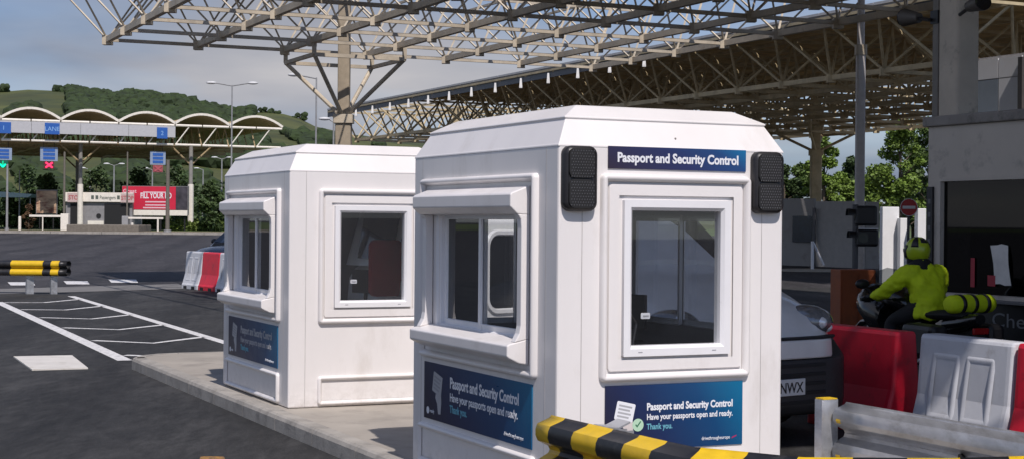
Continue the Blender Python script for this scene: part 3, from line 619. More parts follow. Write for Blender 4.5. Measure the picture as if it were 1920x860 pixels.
    if plate:
        pl = MB().box((-.083, -.26, .335), (-.068, .26, .446)).build('number_plate', M('plate_white', (.72, .72, .70), .35, var=.03), t, bevel=.003)
        lettering(plate, .10, Matrix.Translation((-.0845, .235, .355)) @ Matrix(((0, 0, -1, 0), (-1, 0, 0, 0), (0, 1, 0, 0), (0, 0, 0, 1))), M('plate_black', (.01, .01, .01), .5, var=0), pl, .001, .47)
    if van:
        st_ = [[(x, y, z) for y, z in ((-w_, .575), (w_, .575), (w_ * .98, .70), (-w_ * .98, .70))] for x, w_ in ((-.062, hw * .52), (-.032, hw * .66), (.04, hw * .76), (.06, hw * .75))]
        MB().loft(st_).build('bonnet_lip', paint, t, bevel=.015, smooth=40)
        MB().loft([[(x, y, z) for y, z in ((-w_, .703), (w_, .703), (w_, .716), (-w_, .716))] for x, w_ in ((-.050, hw * .53), (-.022, hw * .69), (.05, hw * .80), (.10, hw * .84))]).build('bonnet_gap', blackm, t)
        MB().tube((xw - .02, -.2, belt + .04), (xw + .3, -.55, belt + .34), .009).build('wiper', black, t)
    for x in (.80, Lg - .78):
        for s_ in (-1, 1): wheel(t, x, s_ * (hw - .09))
    return t
def open_door(t, paint):
    a_ = math.radians(100.8); ux, uy = math.cos(a_), math.sin(a_); hx, hy = 1.22, .90
    to3 = lambda q, z, h: (hx + ux * q - uy * h, hy + uy * q + ux * h, z)
    d_ = MB().sweep(0, .90, .30, 1.50, .12, [(0, -.05), (0, .0), (.012, .012), (.03, .016)], to3, True, True, n=6).build('open_door', paint, t, smooth=40)
    MB().sweep(.10, .70, .86, 1.43, .12, [(0, .015), (.012, .032), (.035, .032), (.045, .018)], to3, n=6).build('window_surround', paint, d_, smooth=40)
    MB().sweep(.14, .66, .90, 1.39, .09, [(0, .017), (.002, .020)], to3, cap1=True, n=6).build('door_window', carglass, d_)
    MB().sweep(.80, .87, .76, .80, .01, [(0, .015), (.004, .034)], to3, cap1=True).build('door_handle', black, d_)
    MB().sweep(.70, .82, .38, .66, .05, [(0, .016), (.01, .024)], to3, cap1=True).build('door_reflector', M('bumper_plastic'), d_)
silver = M('silver_paint', (.80, .775, .74), .36, metal=.0, var=.05, coat=.6)
VP = Vector((1.87, 11.3, .008))
van = make_vehicle('parked_van', 'silver grey van with dark plastic bumper half hidden behind the nearer booth', 'van', VP, TH + PI / 2 + .21, silver, True, 'GU60 NWX'); van.scale = (1.08,) * 3; open_door(van, M('white_paint', (.78, .78, .78), .3, var=.03, coat=.5))
dc = G(372, 522)
car2 = make_vehicle('parked_car', 'dark car seen behind the plastic barriers and the farther booth', 'car', D(352, 500, 43.) * 1.0, 0, M('dark_paint', (.05, .052, .06), .25, metal=.4, coat=.6))
car2.location = Vector((-7.62, 40.2, gz(40.2))); car2.rotation_euler.z = 1.3
c3 = make_vehicle('parked_car', 'red car beside the distant pole, cut by the left edge', 'car', (0, 0, 0), 0, M('red_paint', (.35, .02, .02), .3, coat=.5))
pc = D(-8, 425, 103); c3.location = (pc.x - 2.6, 103, gz(103)); c3.rotation_euler.z = PI

# ------------------------------------------------------------------ rider, motorcycle, luggage roll
RPOS = Vector(((1742 - 960) / FPX * 15.3, 15.3, 0)); RZ = math.radians(112)
def skin(name, nodes, edges, radii, mat, parent, root=0, sub=2):
    me = bpy.data.meshes.new(name); me.from_pydata([Vector(p) for p in nodes], edges, []); me.materials.append(mat)
    o = bpy.data.objects.new(name, me); col.objects.link(o); o.parent = parent
    m = o.modifiers.new('skin', 'SKIN'); m.use_smooth_shade = True
    for i, r in enumerate(radii): me.skin_vertices[0].data[i].radius = r if isinstance(r, tuple) else (r, r); me.skin_vertices[0].data[i].use_root = (i == root)
    s_ = o.modifiers.new('sub', 'SUBSURF'); s_.levels = sub; s_.render_levels = sub
    return o
per = thing('person', 'person in yellow green hi-vis jacket and helmet sitting on the motorcycle', 'person', RPOS, RZ)
trouser = M('black_textile', (.012, .012, .014), .8, var=.3)
nodes = [(0, 0, .80), (.04, 0, .95), (.08, 0, 1.10), (.12, 0, 1.22), (.15, 0, 1.30), (.02, .12, .77), (.30, .23, .66), (.20, .30, .34), (.14, .34, .07), (.26, .37, .05), (.02, -.12, .77), (.32, -.22, .66), (.12, -.22, .42), (.10, -.22, .33), (.24, -.23, .31),
         (.09, .17, 1.14), (.22, .30, 1.0), (.43, .335, .903), (.09, -.17, 1.14), (.22, -.30, 1.0), (.43, -.335, .903)]
ed = [(0, 1), (1, 2), (2, 3), (3, 4), (0, 5), (5, 6), (6, 7), (7, 8), (8, 9), (0, 10), (10, 11), (11, 12), (12, 13), (13, 14), (3, 15), (15, 16), (16, 17), (3, 18), (18, 19), (19, 20)]
rad = [(.15, .13), (.13, .11), (.14, .11), (.10, .09), .06, .105, .075, .06, .05, .045, .105, .075, .06, .05, .045, .07, .052, .035, .07, .052, .035]
skin('body', nodes, ed, rad, trouser, per)
def ell(cx_, cz_, hw_, hd_, n=20): return [(cx_ + hd_ * math.cos(2 * PI * i / n), hw_ * math.sin(2 * PI * i / n), cz_) for i in range(n)]
mb = MB(); mb.loft([ell(*q) for q in ((-.05, .70, .185, .135), (-.045, .74, .195, .145), (-.01, .86, .180, .140), (.03, .98, .195, .142), (.06, 1.08, .215, .140), (.085, 1.155, .205, .125), (.105, 1.205, .145, .105), (.125, 1.245, .085, .085), (.135, 1.275, .078, .08))])
def limb(mb, pts, n=12):
    rings = []
    for k, (p, r_) in enumerate(pts):
        p = Vector(p); d = (Vector(pts[min(k + 1, len(pts) - 1)][0]) - Vector(pts[max(k - 1, 0)][0])).normalized(); a_ = d.orthogonal().normalized(); a_ = (Vector((0, 0, 1)) - d * d.z).normalized(); b_ = d.cross(a_)
        rings.append([p + (a_ * math.cos(2 * PI * i / n) + b_ * math.sin(2 * PI * i / n)) * r_ for i in range(n)])
    mb.loft(rings)
for s_ in (1, -1):
    limb(mb, [((.06, s_ * .10, 1.13), .09), ((.085, s_ * .17, 1.14), .098), ((.12, s_ * .225, 1.10), .094), ((.17, s_ * .27, 1.045), .083), ((.22, s_ * .305, .99), .078), ((.28, s_ * .32, .955), .075), ((.36, s_ * .33, .925), .064), ((.425, s_ * .335, .905), .055), ((.43, s_ * .335, .903), .05)])
jk = mb.build('jacket', hivis, per)
k_ = jk.modifiers.new('merge', 'REMESH'); k_.mode = 'VOXEL'; k_.voxel_size = .016; k_.use_smooth_shade = True
k_ = jk.modifiers.new('soften', 'SMOOTH'); k_.factor = .5; k_.iterations = 6
tx = bpy.data.textures.new('jacket_folds', 'CLOUDS'); tx.noise_scale = .10; dm_ = jk.modifiers.new('folds', 'DISPLACE'); dm_.texture = tx; dm_.strength = .05; dm_.mid_level = .5; dm_.texture_coords = 'LOCAL'
tx2 = bpy.data.textures.new('jacket_creases', 'CLOUDS'); tx2.noise_scale = .035; dm_ = jk.modifiers.new('creases', 'DISPLACE'); dm_.texture = tx2; dm_.strength = .016; dm_.mid_level = .5; dm_.texture_coords = 'LOCAL'
gl = M('glove_black', (.014, .014, .015), .7)
for s_ in (1, -1):
    hn = [(.585, .372 * s_, .978), (.635, .374 * s_, .972), (.665, .376 * s_, .965)]; he = [(0, 1), (1, 2)]; hr = [(.036, .030), (.040, .026), (.036, .022)]
    for k in range(4):
        y = s_ * (.345 + .021 * k); b_ = len(hn); ln = (.9, 1.05, 1., .8)[k]
        hn += [(.690, y, .968), (.690 + .020 * ln, y, .948), (.690 + .012 * ln, y, .922), (.672, y, .915)]; he += [(2, b_), (b_, b_ + 1), (b_ + 1, b_ + 2), (b_ + 2, b_ + 3)]; hr += [.011, .0105, .0095, .008]
    b_ = len(hn); hn += [(.635, s_ * .335, .955), (.662, s_ * .322, .935), (.688, s_ * .325, .925)]; he += [(1, b_), (b_, b_ + 1), (b_ + 1, b_ + 2)]; hr += [.013, .012, .010]
    hn = [(x - .155, y - .037 * s_, z - .073) for x, y, z in hn]
    skin('glove', hn, he, hr, gl, per, sub=1)
# helmet
hc = Vector((.18, 0, 1.37))
def helm_pt(th, ph, k=1.):
    x, y, z = math.sin(th) * math.cos(ph), math.sin(th) * math.sin(ph), math.cos(th)
    return hc + Vector((x * .138 * k + (.02 if x > 0 and z < .1 else 0), y * .118 * k, z * .128 * k - (.012 if z < -.3 else 0)))
mb = MB(); mb.loft([[helm_pt(min(max(PI * .86 * j / 11, .03), PI * .86), 2 * PI * i / 24) for i in range(24)] for j in range(12)], cap1=False)
helm = mb.build('helmet', M('helmet_yellow', (.42, .54, .02), .3, var=.1, coat=.5), per, smooth=60)
for ph0, ph1, t0, t1, mt_ in ((1.9, 2.5, .25, 1.35, black), (-2.5, -1.9, .25, 1.35, black), (2.75, 3.53, .55, 1.0, black), (-.95, .95, 1.15, 1.75, carglass), (1.05, 1.55, 1.2, 2.1, black), (-1.55, -1.05, 1.2, 2.1, black)):
    MB().loft([[helm_pt(t0 + (t1 - t0) * j / 5, ph0 + (ph1 - ph0) * i / 6, 1.02) for i in range(7)] for j in range(6)], False, False, close=False).build('helmet_graphic' if mt_ is black else 'visor', mt_, helm, smooth=60, solid=.004)
MB().tube(hc + Vector((0, 0, -.13)), hc + Vector((-.01, 0, -.09)), .10, 16, .112).build('neck_roll', blackm, helm, smooth=40)
MB().box((-.16, -.19, 1.045), (-.15, .19, 1.05)).xf(Matrix.Translation((.13, 0, 0)))
# motorcycle
bk = thing('motorcycle', 'black touring motorcycle under the rider in the hi-vis jacket', 'motorcycle', RPOS, RZ)
bpaint = M('bike_black', (.010, .010, .011), .22, var=.2, coat=.7)
for x, r in ((.95, .30), (-.52, .30)):
    rings = []
    for i in range(9):
        a = 2 * PI * i / 8; rings.append([(x + (r - .06 + .06 * math.cos(a)) * math.cos(2 * PI * k / 24), .06 * math.sin(a), r + (r - .06 + .06 * math.cos(a)) * math.sin(2 * PI * k / 24)) for k in range(24)])
    wh = MB().loft(rings, False, False).build('wheel', rubber, bk, smooth=60)
    mb = MB(); mb.tube((x, -.04, r), (x, .04, r), .05, 12)
    for k in range(6): a = PI / 3 * k; mb.tube((x, 0, r), (x + .19 * math.cos(a), 0, r + .19 * math.sin(a)), .02, 6)
    mb.build('rim', M('alloy'), wh)
def hull(name, secs, mat, parent=bk, n=14):          # stack of ellipses along x: (x, half width, z centre, half height)
    return MB().loft([[(x, w_ * math.cos(2 * PI * i / n), z + h_ * math.sin(2 * PI * i / n)) for i in range(n)] for x, w_, z, h_ in secs]).build(name, mat, parent, smooth=50)
hull('tank', [(.18, .08, .80, .06), (.24, .16, .84, .10), (.42, .19, .88, .13), (.58, .16, .88, .12), (.66, .08, .86, .06)], bpaint)
hull('seat', [(-.62, .08, .76, .03), (-.5, .15, .765, .05), (-.2, .15, .75, .05), (.05, .14, .735, .05), (.2, .09, .75, .04)], trouser)
hull('fairing', [(.50, .24, .66, .22), (.66, .30, .74, .26), (.84, .26, .82, .20), (.98, .14, .85, .10), (1.02, .05, .85, .04)], bpaint)
hull('engine', [(-.05, .14, .42, .12), (.1, .22, .45, .2), (.4, .22, .46, .22), (.62, .14, .45, .14)], M('engine_grey', (.08, .08, .085), .4, metal=.6))
hull('front_mudguard', [(.72, .06, .60, .02), (.85, .075, .63, .03), (1.05, .07, .61, .03), (1.18, .05, .54, .02)], bpaint)
hull('tail', [(-.78, .06, .74, .05), (-.6, .12, .70, .08), (-.35, .12, .66, .09)], bpaint)
ws = MB(); ws.loft([[(.86 - .18 * j / 4 - .03 * abs(i - 3) , (i - 3) * .075 * (1 - .12 * j / 4), .98 + .20 * j / 4 - .012 * abs(i - 3)) for i in range(7)] for j in range(5)], False, False, close=False); ws.build('windscreen', glass_mat('screen_tint', (.35, .37, .38)), bk, smooth=60)
for s_ in (1, -1):
    MB().tube((.70, s_ * .10, .86), (.95, s_ * .10, .30), .03, 10).build('fork', M('alloy'), bk)
    mb = MB(); mb.tube((.50, s_ * .05, .88), (.51, s_ * .22, .875), .014, 8); mb.tube((.51, s_ * .22, .875), (.517, s_ * .43, .868), .017, 8); mb.build('handlebar', black, bk)
    mr = MB(); mr.tube((.52, s_ * .24, .88), (.60, s_ * .33, 1.0), .008, 6); mr.ball((.59, s_ * .36, 1.02), .03, .085, .05, 10, 7); mr.build('mirror', black, bk, smooth=50)
    MB().box((-.62, s_ * .33 - .1, .36), (-.14, s_ * .33 + .1, .68)).build('pannier', black, bk, bevel=.05)
    MB().tube((-.70, s_ * .15, .36), (.1, s_ * .17, .28), .05, 12, .035).build('exhaust', M('chrome', (.85, .85, .87), .08, metal=1, var=0), bk)
    mb = MB(); mb.tube((-.52, s_ * .09, .3), (.05, s_ * .1, .4), .03, 8); mb.build('swing_arm', black, bk)
MB().box((-.80, -.09, .60), (-.775, .09, .66)).build('tail_light', M('tail_red', (.35, .01, .01), .25), bk, bevel=.01)
MB().tube((.2, .14, .30), (.12, .34, .02), .014, 8).build('side_stand', black, bk)
# plume on instrument area: tank bag, checkered
rl = thing('luggage_roll', 'hi-vis yellow luggage roll with black straps behind the rider', 'bag', RPOS + Matrix.Rotation(RZ, 3, 'Z') @ Vector((-.50, -.10, .755)), RZ + .12)
def rollsec(y, r): return [(r * 1.08 * math.cos(2 * PI * i / 18), y, .115 + r * math.sin(2 * PI * i / 18)) for i in range(18)]
MB().loft([rollsec(y, r) for y, r in ((-.28, .04), (-.275, .070), (-.25, .086), (-.2, .090), (-.1, .085), (.02, .092), (.12, .088), (.24, .087), (.27, .07), (.28, .04))]).build('roll', hivis, rl, smooth=50)
for y in (-.16, .0, .15): MB().loft([rollsec(y - .022, .095), rollsec(y + .022, .095)], False, False).build('strap', black, rl, smooth=50, solid=.006)

# ------------------------------------------------------------------ right-hand control kiosk, column, signs
kio = thing('control_kiosk', 'grey concrete kiosk with long dark window at the right edge', 'kiosk', S(11.2, 13.3, 0), TH)
kwall = M('kiosk_wall', (.54, .49, .43), .8, var=.08, scale=1.3, bump=.08, dirt=(.15, .14, .13), dscale=1.5)
KL, KD, KH = 5.6, 2.4, 2.66                 # local x = +u (into the building), y = -v (towards the camera)
mb = MB()
def kq(y0, y1, z0, z1, x=0): mb.add([(x, -y0, z0), (x, -y1, z0), (x, -y1, z1), (x, -y0, z1)], [(0, 1, 2, 3)])
xs = [0, .17, 4.6, KL]; zs = [0, .86, 2.12, KH]
for i in range(3):
    for j in range(3):
        if (i, j) != (1, 1): kq(xs[i], xs[i + 1], zs[j], zs[j + 1])
mb.add([(0, 0, 0), (KD, 0, 0), (KD, 0, KH), (0, 0, KH), (0, -KL, 0), (KD, -KL, 0), (KD, -KL, KH), (0, -KL, KH)], [(0, 1, 2, 3), (4, 5, 6, 7), (1, 5, 6, 2), (3, 2, 6, 7)])
mb.build('wall', kwall, kio, merge=True, solid=.08)
MB().box((-.05, -KL - .05, KH + .002), (KD + .05, .05, KH + .11)).build('roof_ledge', M('ledge_concrete', (.27, .25, .23), .85, var=.15, scale=2, dirt=(.12, .11, .10), dscale=5, dpos=(.52, .7)), kio, bevel=.015)
fr = MB(); fr.sweep(-4.6, -.17, .86, 2.12, .01, [(0, .0), (0, .02), (.045, .02), (.05, -.03)], lambda a, z, h: (-h, a, z)); kf = fr.build('window_frame', kwall, kio)
MB().add([(.03, -.2, .9), (.03, -4.58, .9), (.03, -4.58, 2.09), (.03, -.2, 2.09)], [(0, 1, 2, 3)]).build('pane', dkglass, kf)
MB().box((.5, -4.5, .0), (.55, -.1, 2.3)).build('back_partition', blackm, kio)
cb = MB().box((-.035, -4.9, .04), (-.002, -.30, .83)).build('counter_panel', M('counter_black', (.012, .012, .014), .35, var=.2), kio)
MB().box((-.12, -4.9, .832), (-.003, -.18, .866)).build('counter_shelf', M('shelf_grey', (.16, .16, .165), .5), kio, bevel=.006)
TK = Matrix(((0, 0, -1, 0), (-1, 0, 0, 0), (0, 1, 0, 0), (0, 0, 0, 1)))
lettering('Check in', .20, Matrix.Translation((-.037, -1.02, .60)) @ TK, M('panel_lettering', (.20, .21, .22), .5, var=0), cb, 0., 1.0)
lettering('control', .07, Matrix.Translation((-.037, -1.02, .44)) @ TK, M('panel_lettering'), cb)
sp = MB().box((-.03, -.10, 1.05), (-.004, -.01, 2.02)).build('notice_strip', black, kio)
for k in range(6): MB().box((-.033, -.075, 1.14 + k * .14), (-.031, -.035, 1.19 + k * .14)).build('print', M('strip_print', (.12, .12, .13), .5, var=0), sp)
n_ = thing('standin', 'crumpled white notice with a red corner added for a pale shape in the dark kiosk window', 'standin', S(11.15 - .0, 12.2 - .55, 1.0), TH)
mb = MB(); mb.loft([[(-.0 + .012 * math.sin(3 * i + j), -.10 * i * .8 + .012 * j, .10 * j + .01 * math.sin(i * 2 + j)) for i in range(4)] for j in range(5)], False, False, close=False)
n_.location = S(11.2 + .012, 13.3 - 1.0, 1.02); mb.build('sheet', M('standin_white', (.7, .68, .66), .6), n_, smooth=60); MB().box((-.004, -.02, -.02), (-.002, .09, .09)).build('red_corner', M('standin_red', (.4, .03, .05), .6), n_)  # sheet added in place of the pale shape showing in the glass
n2 = thing('standin', 'narrow red notice added for a red shape in the dark kiosk window', 'standin', S(11.2 + .02, 13.3 - .68, .98), TH); MB().box((-.004, -.03, 0), (-.001, .03, .30)).build('sheet', M('standin_red'), n2)  # strip added in place of the red shape in the glass
# concrete column standing through the kiosk roof
colm = thing('concrete_column', 'thick grey concrete canopy column rising from the kiosk roof', 'column', S(11.48, 13.16, KH + .11), TH)
MB().loft([[(a, b_, z) for a, b_ in rrect(-.155, .155, -.155, .155, .04, 3)] for z in (0, 3.2)]).build('shaft', column_conc, colm, smooth=40)
MB().box((-.26, -.26, 3.2), (.26, .26, 3.4)).build('capital', column_conc, colm, bevel=.02)
MB().box((-.15, .158, .002), (-.03, .25, 3.1)).build('service_duct', M('duct_grey', (.20, .185, .165), .7, var=.15), colm, bevel=.01)
MB().box((-.165, .15, 1.02), (-.02, .27, 1.16)).build('bracket', black, colm)
for dx, dy, yaw, lb in ((-.15, .62, .3, 'grey floodlight on the left of the concrete column'), (-.28, -.62, -.5, 'dark floodlight on a bracket right of the concrete column')):
    f_ = thing('floodlight', lb, 'floodlight', S(11.48, 13.16, KH + 1.22), TH)
    sg = 1 if dy > 0 else -1
    MB().tube((-.2, sg * .24, -.05), (dx, dy * .8, 0), .02, 8).build('arm', black, f_); MB().tube((dx, dy * .75, .0), (dx - .02, dy * 1.12, .03), .055, 14, .10).build('housing', M('flood_grey', (.09, .08, .07), .5), f_, smooth=40); MB().tube((dx - .02, dy * 1.13, .03), (dx - .021, dy * 1.15, .032), .095, 14).build('glass_front', carglass, f_)
# pale upper building far behind the kiosk
ub = thing('office_building', 'pale panelled building seen above the kiosk roof', 'building', S(22.6, 25.4, 0), TH)
pan = M('pale_panel', (.74, .74, .76), .5, var=.05, scale=1)
MB().box((.06, -11, 0), (2.0, 0, 5.1)).build('wall', M('office_wall', (.34, .33, .33), .8), ub)
for i in range(16):
    for j in range(6):
        z0 = 5.06 - .42 - j * .84; z1 = z0 + (.40 if j == 0 else .82); isw = j == 1 and i % 3 == 0
        MB().box((0, -.68 * (i + 1) + .012, max(.1, z0)), (.05, -.68 * i - .012, z1)).build('window' if isw else 'panel', M('office_glass', (.22, .26, .31), .15, var=.05) if isw else pan, ub)
for i in (2, 6, 10): MB().box((-.10, -.68 * i - .10, .05), (-.003, -.68 * i + .02, 5.0)).build('mullion', M('mullion_dark', (.06, .055, .055), .6), ub)

# pale hoarding wall with a dark window
def line_wall(p0, p1, z0, z1, name, mat, parent, th=.12):
    d = (p1 - p0); d.z = 0; n_ = Vector((-d.y, d.x, 0)).normalized() * th
    return MB().loft([[p0.xy.to_3d() + Vector((0, 0, z)), p1.xy.to_3d() + Vector((0, 0, z)), p1.xy.to_3d() + n_ + Vector((0, 0, z)), p0.xy.to_3d() + n_ + Vector((0, 0, z))] for z in (z0, z1)]).build(name, mat, parent)
hw_ = thing('hoarding_wall', 'pale grey low building wall with dark window left of the black signal', 'wall', (0, 0, 0))
pw = M('hoarding', (.33, .32, .31), .75, var=.08, scale=.8, dirt=(.22, .2, .19), dscale=1.4)
pa, pb, pc_, pd = D(1440, 420, 55), D(1527, 420, 54), D(1622, 420, 52.5), D(1648, 420, 52.4)
line_wall(pa, pb, .15, 2.52, 'panel', pw, hw_); line_wall(pb + Vector((.02, -.12, 0)), pc_, .15, 2.42, 'panel', M('hoarding_pale', (.40, .39, .38), .75, var=.08), hw_); line_wall(pc_ + Vector((.02, 0, 0)), pd, .15, 2.40, 'panel', pw, hw_)
wa, wb = D(1486, 420, 54.4), D(1522, 420, 53.95); line_wall(wa, wb, 1.02, 1.92, 'window', M('hoard_window', (.025, .035, .055), .12, var=.2), hw_, .03)
wa, wb = D(1523, 420, 53.8), D(1528, 420, 53.7); line_wall(wa, wb, .15, 2.2, 'post', M('post_grey', (.10, .10, .11), .6), hw_, .05)
pr_ = thing('braced_post', 'white braced post standing on a pale slab before the hoarding', 'post', D(1523, 505, 50.) * 1, 0); pr_.location = Vector((D(1523, 505, 50).x, 50, gz(50)))
MB().tube((0, 0, .05), (0, 0, .95), .05, 8).build('post', white2, pr_); MB().beam((.03, 0, .9), (.38, .1, .2), .09, .05).build('brace', white2, pr_); MB().loft([[(1.05 * math.cos(2 * PI * i / 18), .8 * math.sin(2 * PI * i / 18), .0) for i in range(18)], [(.95 * math.cos(2 * PI * i / 18), .7 * math.sin(2 * PI * i / 18), .07) for i in range(18)]]).build('slab', M('pale_paving'), pr_)
# white roller panels and no-entry sign
for k, (x0, x1, y0, y1, d, lb) in enumerate(((1655, 1685, 388, 520, 37.5, 'wide white upright panel right of the black signal'), (1688, 1702, 409, 520, 37.2, 'narrow white upright panel below the no entry sign'), (1721, 1736, 391, 470, 36.6, 'white upright panel between no entry sign and kiosk'))):
    p0, p1 = D(x0, y0, d), D(x1, y1, d); t_ = thing('white_panel', lb, 'panel', (p0.x, d, gz(d)), 0, 'white upright panels beyond the rider')
    wdt = p1.x - p0.x; MB().box((0, 0, .02), (wdt, .3, p0.z - gz(d))).build('board', M('panel_white', (.80, .80, .80), .5, var=.04), t_, bevel=.01)
    for x in (.06, wdt - .06): MB().tube((x, .15, 0), (x, .15, .03), .05, 8).build('foot', black, t_)
ne = thing('no_entry_sign', 'round red no entry sign on a grey post', 'sign', (D(1704, 389, 34).x, 34, gz(34)), 0); zc = D(1704, 389, 34).z - gz(34)
MB().tube((0, .03, 0), (0, .03, zc + .2), .03, 8).build('post', M('post_grey'), ne)
sg = MB().tube((0, .0, zc), (0, -.012, zc), .19, 28).build('sign_disc', M('sign_red', (.50, .02, .025), .4), ne); MB().box((-.14, -.018, zc - .032), (.14, -.0125, zc + .032)).build('white_bar', lw, sg)
mb = MB(); mb.loft([[(r * math.cos(2 * PI * i / 28), y, zc + r * math.sin(2 * PI * i / 28)) for i in range(28)] for r, y in ((.191, -.0125), (.191, -.016), (.179, -.016), (.179, -.0125))], False, False); mb.build('white_rim', lw, sg)
# slim post with black signal heads facing left
d = 26.; sp_ = thing('traffic_signal', 'black traffic signal heads facing left on a slim post', 'traffic signal', (D(1604, 400, d).x, d, 0), 0)
MB().tube((0, 0, 0), (0, 0, 1.95), .05, 10).build('post', M('post_grey'), sp_)
for z0, z1, xo in ((1.60, 1.93, .0), (1.26, 1.545, .02)):
    hd = MB().box((-.02 + xo, -.14, z0), (.34 + xo, .14, z1)).build('signal_head', black, sp_, bevel=.04)
    mb = MB(); rings = []
    for x, r in ((-.02, .115), (-.14, .12)): rings.append([(x + xo, r * math.cos(PI * i / 14 - .0) , (z0 + z1) / 2 + r * math.sin(PI * i / 14)) for i in range(15)])
    mb.loft(rings, False, False, close=False); mb.build('visor', black, hd, solid=.006)
    MB().tube((-.03 + xo, 0, (z0 + z1) / 2), (-.022 + xo, 0, (z0 + z1) / 2), .10, 18).build('lens', M('dead_lens', (.05, .06, .055), .2), hd)
MB().disc((.10, -.142, 1.40), (0, -1, 0), .085, 18, .006).build('lens', M('dead_lens'), sp_)
MB().box((.04, -.12, 1.547), (.36, .12, 1.562)).build('white_trim', lw, sp_)
# rusty brown cabinet
d = 20.; cbt = thing('cabinet', 'orange brown metal cabinet between van and motorcycle', 'cabinet', (D(1576, 500, d).x, d, 0), .12)
cbm = M('rust_brown', (.26, .060, .012), .6, var=.2, scale=4, dirt=(.13, .04, .015), dscale=6)
MB().box((0, 0, .06), (.47, .4, 1.04)).build('case', cbm, cbt, bevel=.012); MB().box((.03, -.012, .12), (.22, -.001, .99)).build('door', cbm, cbt, bevel=.004); MB().box((.25, -.012, .12), (.44, -.001, .99)).build('door', cbm, cbt, bevel=.004); MB().box((.01, .02, 0), (.46, .38, .058)).build('plinth', blackm, cbt); MB().tube((.215, -.03, .55), (.215, -.03, .66), .008, 6).build('handle', black, cbt)

